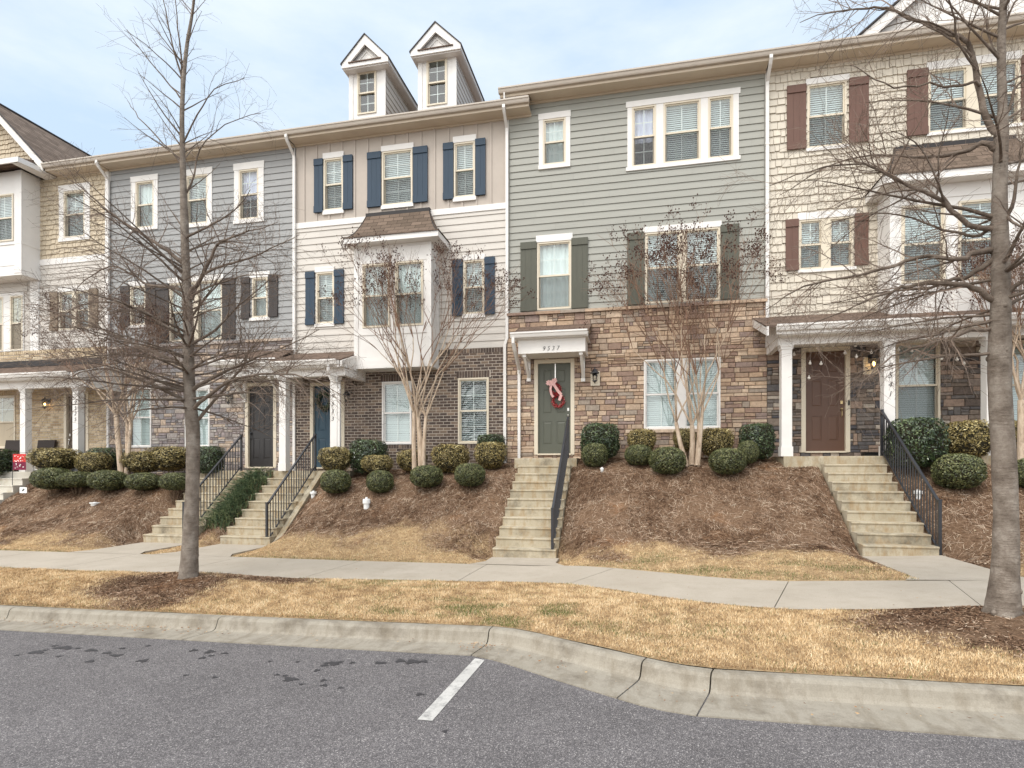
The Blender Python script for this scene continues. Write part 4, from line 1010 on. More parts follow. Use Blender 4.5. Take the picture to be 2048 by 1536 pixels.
make_door(H, dx0, dx1, dz0, dz1, YS, 'door_black', 'iron', side=-1); hs.append((dx0-.08, dx1+.08, dz0-.04, dz1+.09))
m = MB(); ledgestone(m, XA, XB, EYE-.4, zs-.075, YS, hs); m.build('stone_wall', [M['stone_lav'], M['mortar_dark']], H)
m = MB(); x = XA
while x < XB-.01: x2 = min(x+random.uniform(.5, .8), XB); m.box(x+.003, x2-.003, YS-.075-random.uniform(0, .008), YS+.06, zs-.075, zs+.002-random.uniform(0, .006), random.random()); x = x2
m.build('stone_ledge', M['stone_lav'], H)
cx0, cx1 = XW(446, 14.38), XW(557, 14.38); ze = ZW(500, 719, 14.25); bz0 = ZW(500, 752.5, 14.38)
pent_roof(H, cx0-.28, cx1+.02, 14.25, ze, YS-.03, ZW(510, 703.5, YS), name='canopy_roof'); k_gutter(H, cx0-.3, cx1+.05, 14.25, ze)
m = MB(); m.box(cx0-.26, cx1+.02, 14.25, 14.29, ze-.15, ze-.001); m.box(cx0-.25, cx1+.01, 14.29, YS-.03, ze-.155, ze-.13)
m.box(cx0, cx1, 14.37, YS-.03, bz0, ze-.156); m.build('canopy_beam', M['white'], H)
digits(H, '9529', XW(499, 14.36), 14.362, ZW(499, 748, 14.37), .14)
for u in (472, 550): bracket(H, XW(u, 14.7), YS-.03, 14.42, bz0, ZW(u, 802, 15.0))
make_lantern(H, XW(463.5, YS), ZW(463, 800, YS)+.06, YS, False, 1.1)
eave(H, XA, XB, ZE_L); downspout(H, XA+.03, ZE_L-.1, top(-16.4)-.1)
shell(H, XA, XB, ZE_L-.1, 1.)

# ---------------------------------------------------------------- yellow shake unit
XA, XB = -19.15, -16.43
XA = XW(62.5, YW)
H = thing('townhouse', 'narrow yellow shake and cream townhouse with tan brick porch', 'townhouse', ((XA+XB)/2, YW, top(-18)), 'terrace of townhouses')
ho = []; hgroup(H, YW, [dict(f=(128.9, 170.7, 381.7, 475), head=(119, 182, 369.2), sill=(119, 182, 482), side=(119.8, 181.2), grid=(2, 1))], ho)
za, zb = ZW(138, 515, YW), ZW(138, 527, YW)
m = MB(); shakes(m, XA+.02, XB-.1, za, ZE_L-.23, YW, ho, .16); backing(m, XA, XB, za, ZE_L-.2, YW+.001, ho, 0); m.build('shake_siding', M['yellowshake'], H)
trimbox(H, XA, XB-.08, zb, za, YW, .04, 'band_board'); trimbox(H, XB-.13, XB-.0, 1.5, ZE_L-.24, YW, .045, 'corner_board')
h2 = []; hgroup(H, YW, [dict(f=(119.4, 180.2, 583, 658.9), n=2, mul=.08, head=(118, 182, 573), sh=((102.6, 118, 585.3, 662), (181, 197.8, 578.7, 656)), shm='taupe', grid=(2, 2))], h2)
zbr = ZW(110, 698.5, YW)
m = MB(); siding(m, XA-.06, XB-.13, zbr, zb, YW, h2, .19); backing(m, XA-.06, XB, zbr, zb, YW+.001, h2, 0); m.build('siding', M['cream'], H)
h3 = []; XL = -21.5
hgroup(H, YS, [dict(f=(-25, 31.5, 791.7, 897), grid=(2, 2), scr=False, st='none')], h3)
dx0, dx1, dz0, dz1 = XW(134, YS), XW(173, YS), ZW(150, 945, YS), ZW(150, 789, YS)
make_door(H, dx0, dx1, dz0, dz1, YS, 'door_taupe', side=-1); h3.append((dx0-.08, dx1+.08, dz0-.04, dz1+.09))
sol = [(XL, XB-.13, zbr-.13, zbr-.01)]; a, b, c, d = W_(-25, 31.5, 791.7, 897, YS); sol.append((a-.05, b+.05, d, d+.2))
m = MB(); bricks(m, XL, XB, EYE-.6, zbr, YS, h3, soldiers=sol); m.build('brick_wall', [M['brick_tan'], M['mortar']], H)
yc = 14.0; pfz = EYE-.11; gzt = ZW(100, 744.5, 13.62); pz = ZW(80, 776, yc-.1); p0, p1 = XL, XW(140, 13.62)
rt = ZW(100, 732, YS)
pent_roof(H, p0+.02, p1+.08, 13.62, gzt, YS-.02, rt); k_gutter(H, p0, p1, 13.62, gzt)
trimbox(H, p0, XW(208, YS), rt, rt+.2, YS-.03, .03, 'roof_flashing', 'flash')
m = MB(); m.box(p0, p1+.05, 13.62, 13.66, gzt-.17, gzt-.001); b1x = XW(171, yc-.1)
m.box(p0, b1x, yc-.1, yc+.1, pz, gzt-.17); m.box(p0, b1x, 13.66, YS, gzt-.19, gzt-.17); m.box(b1x-.12, b1x, yc+.1, YS, pz, gzt-.19)
m.prism_x([(13.64, gzt-.17), (YS-.03, gzt-.17), (YS-.03, rt-.05), (13.64, gzt-.03)], b1x-.03, b1x+.02); m.prism_x([(13.6, gzt-.2), (13.6, gzt-.03), (YS-.02, rt-.03), (YS-.02, rt-.2)], p1+.05, p1+.09)
m.build('porch_beam', M['white'], H)
column(H, XW(45, yc-.1), yc, pfz, pz); xc2 = XW(150.5, yc-.1); column(H, xc2, yc, pfz, pz)
digits(H, '9525', xc2-.0, yc-.105, ZW(150, 808, yc-.1), .15, vertical=.17)
m = MB(); m.box(XL, XW(160, 13.75), 13.74, YS, pfz-.3, pfz); m.build('porch_floor', M['step'], H)
make_lantern(H, XW(99, YS), ZW(99, 808, YS)+.03, YS, True, 1.1)
eave(H, XW(84, 14.7), XB, ZE_L, roof=False)
m = MB(); yr = YW-.44; ztop = ZE_L; m.prism_x([(yr, ztop-.002), (yr, ztop+.03), (yr+5.5, ztop+.03+5.5*.42), (yr+11, ztop+.03), (yr+11, ztop), (yr+5.5, ztop-.03+5.5*.42)], XW(86, 14.75), XB); m.build('roof', M['shingle'], H)
shell(H, XA, XB, ZE_L-.1, 1.)

# ---------------------------------------------------------------- gabled unit at the left edge
XC = XA; XL = -25.5
H = thing('townhouse', 'gabled yellow shake townhouse with white bay cut off by the left edge', 'townhouse', ((XC+XL)/2, YW, top(-22)), 'terrace of townhouses')
yo = 14.72; ex, ez = XW(86, yo), ZW(86, 324, yo); axx, az = XW(-32, yo), ZW(-32, 194, yo); sl = (az-ez)/(ex-axx); lx = axx-(ex-axx)
zf = ZW(30, 335, YW)
m = MB(); shakes(m, XL, XC, ZW(40, 515, YW), az, YW, (), .16, xclip=lambda x, z: z < ez-.15+sl*min(ex-x, x-lx))
m.poly([(XL, YW+.002, 2), (XC, YW+.002, 2), (XC, YW+.002, ez-.2), (ex, YW+.002, ez-.1), (axx, YW+.002, az-.1), (lx, YW+.002, ez-.1), (XL, YW+.002, ez-.2)]); m.build('shake_siding', M['yellowshake'], H)
m = MB(); w = .2*math.hypot(1, sl)
m.prism_y([(ex, ez), (axx, az), (axx, az-w), (ex-.02, ez-w)], yo, yo+.04); m.prism_y([(lx, ez), (lx+.02, ez-w), (axx, az-w), (axx, az)], yo, yo+.04)
m.prism_y([(ex-.0, ez-w), (ex, ez-w-.03), (axx, az-w-.03), (axx, az-w)], yo+.04, YW)
m.build('rake_board', M['white'], H)
m = MB(); t = .05; yb = 24
for e, sg in ((ex, 1), (lx, -1)):
    e2 = e+sg*.04; z2 = ez-.04*sl
    m.poly([(e2, yo-.04, z2+t), (axx, yo-.04, az+t), (axx, yb, az+t), (e2, yb, z2+t)]); m.poly([(e2, yo-.04, z2), (e2, yb, z2), (axx, yb, az), (axx, yo-.04, az)]); m.quad((e2, yo-.04, z2), (axx, yo-.04, az), (axx, yo-.04, az+t), (e2, yo-.04, z2+t))
m.build('roof', M['shingle_side'], H)
m = MB(); m.tube([(axx, yo, az+t), (axx, yb, az+t)], .05, 6); m.tube([(ex+.02, yo-.045, ez+t-.02), (axx, yo-.045, az+t-.0)], .022, 4); m.build('ridge_cap', M['flash'], H)
# small return roof, bay and its windows
rz = ZW(35, 335, 14.6); r0, r1 = XL, XW(37, 14.2)
m = MB(); m.prism_x([(14.1, rz), (14.1, rz+.02), (YW, rz+.42), (YW, rz)], XL, XW(60, 14.6)); m.build('pent_roof', M['shingle'], H)
m = MB(); m.box(XL, XW(37, 14.1), 14.08, 14.12, rz-.16, rz); m.prism_z([(XW(37, 14.1), 14.08), (XW(66, 14.5), 14.5), (XW(66, 14.5), YW), (XW(37, 14.1)-.3, YW), (XW(37, 14.1)-.3, 14.12)], rz-.16, rz-.0); m.build('pent_fascia', M['white'], H)
yf = 14.6; bx1 = XW(43.5, yf); bz1, bz0 = rz-.1, ZW(43, 545, yf)
fw = (XW(-12, yf), XW(27.5, yf), ZW(20, 482, yf), ZW(20, 388, yf))
m = MB(); hb = [(fw[0]+.02, fw[1]-.02, fw[2]+.02, fw[3]-.02)]; backing(m, XL, bx1, bz0, bz1, yf, hb, 0)
m.quad((bx1, yf, bz0), (bx1, YW, bz0), (bx1, YW, bz1), (bx1, yf, bz1)); m.box(XL, bx1+.01, yf-.01, YW, bz0-.07, bz0)
m.box(fw[1]+.06, bx1+.01, yf-.02, yf-.001, bz0, bz1); m.box(XL, bx1+.012, yf-.025, yf-.001, fw[2]-.12, fw[2]-.06)
m.box(XL, bx1-.25, yf-.012, yf-.001, bz0+.25, fw[2]-.3); m.box(bx1+.001, bx1+.012, yf, YW, fw[2]-.12, fw[2]-.08); m.box(bx1-.02, XC+.03, YW-.06, YW-.001, ZW(50, 703, YW), rz); m.build('bay_wall', M['white'], H)
make_window(H, *fw, yf, 'blind', grid=(2, 1))
lw = [(XW(-40, YW), XW(9.5, YW)), (XW(23.5, YW), XW(48.5, YW))]; q0, q1 = ZW(24, 702, YW), ZW(24, 593, YW)
for a, b in lw: make_window(H, a, b, q0, q1, YW-.03, 'blind', grid=(2, 1), deep=.45)
m = MB(); backing(m, XL, XC, ZW(30, 703, YW)-.05, bz0, YW-.031, [(a+.02, b-.02, q0+.02, q1-.02) for a, b in lw], 0); siding(m, XL, XC-.1, q1+.12, bz0+.05, YW-.03, (), .19); m.build('siding', M['cream'], H)
m = MB(); hb2 = [(a, b, q0, q1) for a, b in lw]
backing(m, XL, XW(50.5, YW), q0-.05, q1+.1, YW-.05, hb2, 0); m.build('window_trim', M['white'], H)
eave_l = None
shell(H, XL, XC, ZE_L-.3, 1.)

# ---------------------------------------------------------------- cream shake unit on the right
XA, XB = 3.20, 9.8
H = thing('townhouse', 'cream shake townhouse with brown shutters, wide white porch and brown door', 'townhouse', ((XA+XB)/2, YW, top(6)), 'terrace of townhouses')
ho = []
ws = [dict(f=(1613.7, 1692.7, 166.4, 294.4), head=(1611, 1698, 154.9), sill=(1611, 1698, 300.5), sh=((1573, 1611.4, 173, 300.5), (1697, 1736.3, 157, 286.5)), shm='brownshut', grid=(2, 1)),
      dict(f=(1854.8, 2039, 130.6, 258), head=(1852, 2042, 115), sill=(1852, 2042, 264), n=2, mul=.2, sh=((1812.3, 1854.4, 141.3, 273), (2040.5, 2082, 112, 240)), shm='brownshut', grid=None),
      dict(f=(1596.9, 1706, 437, 537.4), head=(1594.5, 1711.4, 422.8), sill=(1594.5, 1711.4, 543.5), n=2, mul=.12, sh=((1570.4, 1596.3, 440.5, 542.2), (1708.2, 1735.5, 428.2, 531.2)), shm='brownshut', grid=(2, 1))]
hgroup(H, YW, ws, ho)
yf = 14.5; bay = (XW(1780, yf), 8.6); bz0, bz1 = ZW(1900, 640, yf), ZW(1900, 366, yf)
zlo = ZW(1600, 640, YW)
m = MB(); hh = ho+[(bay[0], bay[1], bz0, bz1)]; shakes(m, XA+.06, XB, zlo, ZE_R-.23, YW, hh, .19); backing(m, XA, XB, zlo, ZE_R-.2, YW+.001, hh, 0); m.build('shake_siding', M['shake'], H)
mul = .42; pz1, pz0 = ZW(1850, 409, yf), ZW(1850, 565, yf); w0 = XW(1803, yf); ww = XW(1890, yf)-w0; hb = []
for i in range(3):
    a = w0+i*(ww+mul*.62)
    if a+ww < bay[1]: make_window(H, a, a+ww, pz0, pz1, yf, 'blind', grid=(2, 1), deep=.45); hb.append((a+.02, a+ww-.02, pz0+.02, pz1-.02))
bf = MB(); backing(bf, bay[0], bay[1], bz0, bz1, yf, hb, 0)
bf.quad((bay[0], yf, bz0), (bay[0], YW, bz0), (bay[0], YW, bz1), (bay[0], yf, bz1)); bf.quad((bay[1], yf, bz0), (bay[1], YW, bz0), (bay[1], YW, bz1), (bay[1], yf, bz1))
bf.box(bay[0]-.012, bay[0]+.1, yf-.022, yf-.001, bz0, bz1)
for i in range(3):
    a = w0+i*(ww+mul*.62)-.085; bf.box(a, a+.06, yf-.02, yf-.001, bz0, pz0-.1) if i else None
bf.box(bay[0]+.1, bay[1], yf-.018, yf-.001, pz0-.1, pz0-.01); bf.box(bay[0]+.1, bay[1], yf-.018, yf-.001, pz1+.12, bz1)
bf.build('bay_wall', M['white'], H)
ye = 14.15; e0, e1 = XW(1767.5, ye), 8.95; ez = ZW(1880, 340, ye)
m = MB(); m.box(e0, e1, ye, ye+.03, ez-.17, ez); m.box(e0, e0+.03, ye+.03, YW, ez-.17, ez); m.box(e1-.03, e1, ye+.03, YW, ez-.17, ez); m.box(e0+.03, e1-.03, ye+.03, YW-.001, ez-.16, ez-.14); m.build('bay_fascia', M['white'], H)
flared(H, e0, e1, ye, ez, XW(1790, YW-.1), e1-.5, YW, ZW(1890, 294.5, YW-.05))
hs = []; hgroup(H, YS, [dict(f=(1791, 1879.5, 684, 858), scr=True, grid=(2, 1)), dict(f=(2017, 2110, 680, 858), scr=False, grid=(2, 1))], hs)
dx0, dx1, dz0, dz1 = XW(1611, YS), XW(1690.5, YS), ZW(1650, 902.2, YS), ZW(1650, 702.4, YS)
make_door(H, dx0, dx1, dz0, dz1, YS, 'door_brown', 'brass'); hs.append((dx0-.08, dx1+.08, dz0-.04, dz1+.09))
m = MB(); ledgestone(m, XA, XB, EYE+.05, ZW(1650, 672, YS), YS, hs, big=1.1); m.build('stone_wall', [M['stone_grey'], M['mortar_dark']], H)
yc = 14.05; pfz = EYE+.265; pz = ZW(1770, 681.5, yc-.1); gzt = ZW(1760, 640.5, 13.62); p0 = XW(1552, 13.62)
rt = ZW(1700, 626, YW)
pent_roof(H, p0-.2, XB, 13.62, gzt, YW-.03, rt); k_gutter(H, p0, XB, 13.62, gzt)
m = MB(); b0x = XW(1556.5, yc-.1); m.box(p0+.02, XB, 13.62, 13.66, gzt-.2, gzt-.001); m.box(b0x, XB, 13.66, YS, gzt-.22, gzt-.2); m.box(b0x, XB, yc-.1, yc+.1, pz, gzt-.22)
m.box(b0x, b0x+.12, yc+.1, YS, pz, gzt-.22); m.prism_x([(13.64, gzt-.2), (YS-.03, gzt-.2), (YS-.03, rt-.06), (13.64, gzt-.03)], b0x-.03, b0x+.02)
m.prism_x([(13.6, gzt-.22), (13.6, gzt-.02), (YS-.02, rt-.05), (YS-.02, rt-.24)], p0-.2, p0-.15)
m.build('porch_beam', M['white'], H)
cols = [XW(1573.5, yc-.1), XW(1779, yc-.1), XW(1985, yc-.1)]
for x in cols: column(H, x, yc, pfz, pz, .22)
digits(H, '9541', cols[1], yc-.115, ZW(1779, 737, yc-.1), .17, vertical=.205)
m = MB(); m.box(XW(1567.5, 13.9), XB, 13.89, YS, pfz-.35, pfz-.001); m.build('porch_floor', M['step'], H)
lx_, lz_ = XW(1740, YS), ZW(1740, 731, YS); m = MB(); m.box(lx_-.16, lx_+.14, YS-.055, YS-.01, lz_-.22, lz_+.2); m.build('lantern_block', M['beige'], H)
make_lantern(H, lx_, lz_+.07, YS-.05, True, 1.25)
m = MB(); q = XW(1696.7, YS); m.box(q-.018, q+.018, YS-.05, YS-.03, ZW(1697, 811, YS), ZW(1697, 801, YS)); m.build('doorbell', M['black'], H)
eave(H, XA, XB, ZE_R); shell(H, XA, XB, ZE_R-.1, 1.)
# front gable above the eave
yg = 15.55; g0x, g0z = XW(1718, yg), ZW(1718, 74, yg); g1x, g1z = XW(1802, yg), ZW(1802, 0, yg); sl = (g1z-g0z)/(g1x-g0x); gc = 8.2; ga = g0z+sl*(gc-g0x)
zb = ZE_R-.1; gl = gc-(ga-zb)/sl; gr = gc+(ga-zb)/sl
m = MB(); w = .28
m.poly([(gl+w, yg+.2, zb), (gr-w, yg+.2, zb), (gc, yg+.2, ga-w)])
x = gl+.5
while x < gr-.3:
    h = ga-abs(x-gc)*sl-.25
    if h > zb+.1: m.box(x-.025, x+.025, yg+.18, yg+.199, zb, h)
    x += .42
m.build('gable_boards', M['white'], H)
m = MB(); wv = .3
m.prism_y([(gl, zb), (gc, ga), (gc, ga-wv), (gl+wv/sl, zb)], yg, yg+.04); m.prism_y([(gc, ga), (gr, zb), (gr-wv/sl, zb), (gc, ga-wv)], yg, yg+.04); m.build('rake_board', M['white'], H)
m = MB(); t = .05; yb = 22
for e in (gl, gr):
    sg = -1 if e < gc else 1; e2 = e+sg*.03
    m.poly([(e2, yg-.04, zb+t), (gc, yg-.04, ga+t), (gc, yb, ga+t), (e2, yb, zb+t)]); m.quad((e2, yg-.04, zb), (gc, yg-.04, ga), (gc, yg-.04, ga+t), (e2, yg-.04, zb+t)); m.poly([(e2, yg-.04, zb), (e2, yb, zb), (gc, yb, ga), (gc, yg-.04, ga)])
m.build('gable_roof', M['flash'], H)

# ================================================================ GROUND COVER
rng = np.random.default_rng(11)
def npmesh(name, V, F4, rnd, mat, tri=False):
    """V (n,3) array, faces as consecutive runs of 3 or 4 vertices"""
    k = 3 if tri else 4; nf = len(V)//k
    me = bpy.data.meshes.new(name); me.vertices.add(len(V)); me.vertices.foreach_set('co', np.ascontiguousarray(V, dtype=np.float32).ravel())
    me.loops.add(len(V)); me.loops.foreach_set('vertex_index', np.arange(len(V), dtype=np.int32))
    me.polygons.add(nf); me.polygons.foreach_set('loop_start', np.arange(0, nf*k, k, dtype=np.int32))
    try: me.polygons.foreach_set('loop_total', np.full(nf, k, dtype=np.int32))
    except Exception: pass
    for m_ in (mat if isinstance(mat, (list, tuple)) else [mat]): me.materials.append(m_)
    a = me.attributes.new('rnd', 'FLOAT', 'FACE'); a.data.foreach_set('value', np.ascontiguousarray(rnd, dtype=np.float32))
    me.update(); me.validate()
    o = bpy.data.objects.new(name, me); C.objects.link(o); return o
# height field and straw mask sampled once on a lattice, then read by interpolation
GX0, GX1, GY0, GY1, GS = -20.5, 9.5, 5.4, 15.4, .05
gx = np.arange(GX0, GX1, GS); gy = np.arange(GY0, GY1, GS)
HT = np.array([[T(float(x), float(y)) for y in gy] for x in gx]); MU = np.array([[mulch(float(x), float(y)) for y in gy[::1]] for x in gx])
def samp(A, x, y):
    fx = np.clip((x-GX0)/GS, 0, len(gx)-1.001); fy = np.clip((y-GY0)/GS, 0, len(gy)-1.001)
    i = fx.astype(int); j = fy.astype(int); a = fx-i; b = fy-j
    return A[i, j]*(1-a)*(1-b)+A[i+1, j]*a*(1-b)+A[i, j+1]*(1-a)*b+A[i+1, j+1]*a*b
def pl(poly, x): return np.interp(x, [p[0] for p in poly], [p[1] for p in poly])
def onwalk(x, y, pad=0.):
    m = np.zeros(len(x), bool)
    for S in STAIRS:
        m |= (x > S['x0']-.02-pad) & (x < S['x1']+.05+pad)
    return m
def scatter(n, x0, x1, ylo, yhi):
    x = rng.uniform(x0, x1, n); lo = ylo(x); hi = yhi(x); return x, lo+(hi-lo)*rng.random(n)
def inview(x, y):
    # keep what the street side of the lot could show from near the camera
    return np.abs(x+.0-(-.21*y)) < 1.12*y+1.2
def blades(name, x, y, z, h, w, lean, rnd, mat):
    n = len(x); a = rng.uniform(0, 2*np.pi, n); d = rng.uniform(0, 2*np.pi, n); le = lean*rng.uniform(.2, 1, n)
    hx_ = np.cos(d)*h*le; hy_ = np.sin(d)*h*le; hz_ = h*np.sqrt(np.clip(1-le*le, .02, 1))
    wx, wy = np.cos(a)*w/2, np.sin(a)*w/2
    V = np.empty((n, 3, 3)); V[:, 0] = np.stack([x-wx, y-wy, z-.004], 1); V[:, 1] = np.stack([x+wx, y+wy, z-.004], 1); V[:, 2] = np.stack([x+hx_, y+hy_, z+hz_], 1)
    return npmesh(name, V.reshape(-1, 3), None, rnd, mat, tri=True)
def straws(name, x, y, z, L, w, rnd, mat, lift=.02):
    n = len(x); a = rng.uniform(0, np.pi, n); dx, dy = np.cos(a)*L/2, np.sin(a)*L/2
    ax, ay, bx, by = x-dx, y-dy, x+dx, y+dy
    za = samp(HT, ax, ay)+rng.uniform(.0, lift, n); zb = samp(HT, bx, by)+rng.uniform(.0, lift, n)
    wx, wy = -np.sin(a)*w/2, np.cos(a)*w/2; tl = rng.uniform(-1, 1, n)*w*.5
    V = np.empty((n, 4, 3)); V[:, 0] = np.stack([ax-wx, ay-wy, za-tl], 1); V[:, 1] = np.stack([bx-wx, by-wy, zb-tl], 1); V[:, 2] = np.stack([bx+wx, by+wy, zb+tl], 1); V[:, 3] = np.stack([ax+wx, ay+wy, za+tl], 1)
    return npmesh(name, V.reshape(-1, 3), None, rnd, mat)
M['turf'] = leafmat('dormant_turf', [hx((84, 60, 42)), hx((156, 122, 84)), hx((212, 178, 130)), hx((234, 206, 160)), hx((246, 226, 188))], rough=.8, spec=.2)
M['greenturf'] = leafmat('green_turf', [hx((56, 72, 30)), hx((82, 98, 42)), hx((112, 122, 58)), hx((150, 142, 80))], rough=.7, spec=.3)
M['straw'] = leafmat('pine_straw', [hx((62, 42, 30)), hx((114, 84, 62)), hx((150, 120, 94)), hx((178, 152, 128)), hx((216, 196, 170))], rough=.85, spec=.15)
M['litter'] = leafmat('dry_leaf_litter', [hx((110, 70, 44)), hx((158, 116, 76)), hx((206, 176, 132)), hx((228, 208, 172))], rough=.8, spec=.2)
# verge turf
n = 300000; x, y = scatter(n, -13.5, 7.5, lambda q: pl(BACK, q)+.01, lambda q: pl(NEAR, q)+.02)
mu = samp(MU, x, y); k = inview(x, y) & (rng.random(n) > mu*1.02)
x, y = x[k], y[k]; n = len(x)
cl = np.array([mn.noise((a*5, b*5, 1)) for a, b in zip(x[::1].tolist(), y[::1].tolist())]); wide = np.array([mn.noise((a*.7, b*1.1, 21)) for a, b in zip(x.tolist(), y.tolist())])
gsp = np.array([mn.noise((a*1.6, b*3.2, 33)) for a, b in zip(x.tolist(), y.tolist())])
near_patch = np.exp(-(((x+1.9)/1.5)**2+((y-7.1)/.5)**2))+.6*np.exp(-(((x+3.9)/.9)**2+((y-8.3)/.3)**2))+.4*np.exp(-(((x-.3)/.7)**2+((y-6.6)/.25)**2))
edge = np.clip(1-(pl(NEAR, x)-y)/.1, 0, 1)*.25+np.clip(1-(y-pl(BACK, x))/.08, 0, 1)*.12
isg = rng.random(n) < np.clip((gsp+.2)*near_patch*1.7+edge*1.4*(gsp > -.15)+.06*(gsp > .1), 0, .8)
h = .032*(1+.5*cl)*rng.uniform(.5, 1.25, n); z = samp(HT, x, y)
rr = np.clip(.56+.38*cl+.2*wide+rng.normal(0, .19, n), 0, 1)
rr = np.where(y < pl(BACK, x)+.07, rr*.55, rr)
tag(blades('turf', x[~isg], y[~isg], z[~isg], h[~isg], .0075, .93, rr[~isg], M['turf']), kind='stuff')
tag(blades('green_turf', x[isg], y[isg], z[isg], h[isg]*1.05, .007, .8, np.clip(rng.normal(.5, .25, isg.sum()), 0, 1), M['greenturf']), kind='stuff')
# bank turf at the foot of the slope
n = 260000; x, y = scatter(n, -19.5, 9, lambda q: pl(FAR, q)-.01, lambda q: pl(FAR, q)*0+13.0)
mu = samp(MU, x, y); k = inview(x, y) & (rng.random(n) > mu**.6*1.0) & ~onwalk(x, y)
x, y = x[k], y[k]; n = len(x)
gsp = np.array([mn.noise((a*1.4, b*3, 43)) for a, b in zip(x.tolist(), y.tolist())]); cl = np.array([mn.noise((a*5, b*5, 1)) for a, b in zip(x.tolist(), y.tolist())])
edge = np.clip(1-(y-pl(FAR, x))/.1, 0, 1)
patch = np.exp(-(((x-1.9)/1.8)**2+((y-9.75)/.35)**2))+.6*np.exp(-(((x-.2)/.9)**2+((y-10.5)/.3)**2))
isg = rng.random(n) < np.clip(edge*.85+(gsp+.1)*patch*2.8+.08*(gsp > .05), 0, .9)
h = .032*(1+.5*cl)*rng.uniform(.5, 1.2, n); z = samp(HT, x, y); rr = np.clip(.53+.38*cl+rng.normal(0, .19, n), 0, 1)
tag(blades('turf', x[~isg], y[~isg], z[~isg], h[~isg], .008, .92, rr[~isg], M['turf']), kind='stuff')
tag(blades('green_turf', x[isg], y[isg], z[isg], h[isg]*1.1, .008, .8, np.clip(rng.normal(.4, .25, isg.sum()), 0, 1), M['greenturf']), kind='stuff')
# pine straw on the bank and round the two street trees
def straw_field(n, x0, x1, ylo, yhi, Lr, w):
    x, y = scatter(n, x0, x1, ylo, yhi); mu = samp(MU, x, y)
    c = np.array([mn.noise((a*1.1, b*1.1, 61)) for a, b in zip(x.tolist(), y.tolist())])
    k = inview(x, y) & (rng.random(n) < mu*np.where(c > .18, .25, 1.)) & ~(onwalk(x, y, -.03) & (y > pl(FAR, x)-.1)); x, y, c = x[k], y[k], c[k]; n = len(x)
    cc = np.array([mn.noise((a*4, b*4, 71)) for a, b in zip(x.tolist(), y.tolist())])
    return x, y, samp(HT, x, y), rng.uniform(*Lr, n), w, np.clip(.46+.26*cc+.3*c+rng.normal(0, .26, n), 0, 1)
a = straw_field(300000, -19.5, 9, lambda q: pl(FAR, q)+.3, lambda q: q*0+15.1, (.05, .16), .0046)
tag(straws('pine_straw', *a, M['straw'], .03), kind='stuff')
a = straw_field(90000, -10.5, 7.5, lambda q: pl(BACK, q)+.03, lambda q: pl(NEAR, q)-.01, (.015, .07), .0055)
a = (*a[:5], np.clip(a[5]-.12, 0, 1))
tag(straws('bark_mulch', *a, M['straw'], .02), kind='stuff')
# fallen leaves
def leaves(name, x, y, z, s, mat, rnd):
    n = len(x); a = rng.uniform(0, 6.28, n); t = rng.uniform(-.6, .6, n); dx, dy = np.cos(a)*s, np.sin(a)*s; ex, ey = -np.sin(a)*s*.55, np.cos(a)*s*.55
    V = np.empty((n, 4, 3)); V[:, 0] = np.stack([x-dx, y-dy, z+s*.2], 1); V[:, 1] = np.stack([x-ex, y-ey, z+t*s*.5], 1); V[:, 2] = np.stack([x+dx, y+dy, z+s*.3], 1); V[:, 3] = np.stack([x+ex, y+ey, z-t*s*.5], 1)
    return npmesh(name, V.reshape(-1, 3), None, rnd, mat)
n = 2600; x, y = scatter(n, -18, 8, lambda q: pl(FAR, q)+.6, lambda q: q*0+15); k = inview(x, y) & ~onwalk(x, y); x, y = x[k], y[k]
tag(leaves('leaf_litter', x, y, samp(HT, x, y)+.022, rng.uniform(.008, .024, len(x)), M['litter'], rng.random(len(x))), kind='stuff')
n = 420; xx = np.concatenate([rng.normal(-6.9, .9, 200), rng.normal(-1.75, .12, 60), rng.uniform(-9, 6, 160)])
yy = pl(GUT, xx)+np.abs(rng.normal(.3, .09, n)); zz = np.array([zr(float(q)) for q in xx])+.035
tag(leaves('gutter_litter', xx, yy, zz, rng.uniform(.006, .02, n), M['litter'], rng.random(n)*.6), kind='stuff')
n = 70; xx = rng.uniform(-9, 5, n); yy = pl(NEAR, xx)+rng.uniform(.05, 1.3, n); zz = np.array([base(float(q)) for q in xx])+.006
tag(leaves('pavement_litter', xx, yy, zz, rng.uniform(.005, .014, n), M['litter'], rng.random(n)*.5), kind='stuff')

# ================================================================ SHRUBS
M['box'] = leafmat('boxwood_leaf', [hx((42, 48, 26)), hx((76, 84, 46)), hx((112, 116, 68)), hx((156, 152, 100))], rough=.4, spec=.5)
M['holly'] = leafmat('dark_holly_leaf', [hx((24, 36, 22)), hx((46, 62, 36)), hx((72, 90, 52)), hx((124, 138, 92))], rough=.28, spec=.6)
M['gold'] = leafmat('variegated_leaf', [hx((58, 50, 28)), hx((96, 84, 42)), hx((136, 118, 64)), hx((182, 164, 100)), hx((220, 206, 150))], rough=.4, spec=.45)
M['juniper'] = leafmat('juniper_frond', [hx((40, 56, 40)), hx((72, 92, 62)), hx((104, 122, 84)), hx((142, 146, 98))], rough=.6, spec=.3)
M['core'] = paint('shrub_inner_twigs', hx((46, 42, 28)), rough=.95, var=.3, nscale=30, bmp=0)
M['twig'] = paint('shrub_stem', hx((104, 84, 64)), rough=.9)
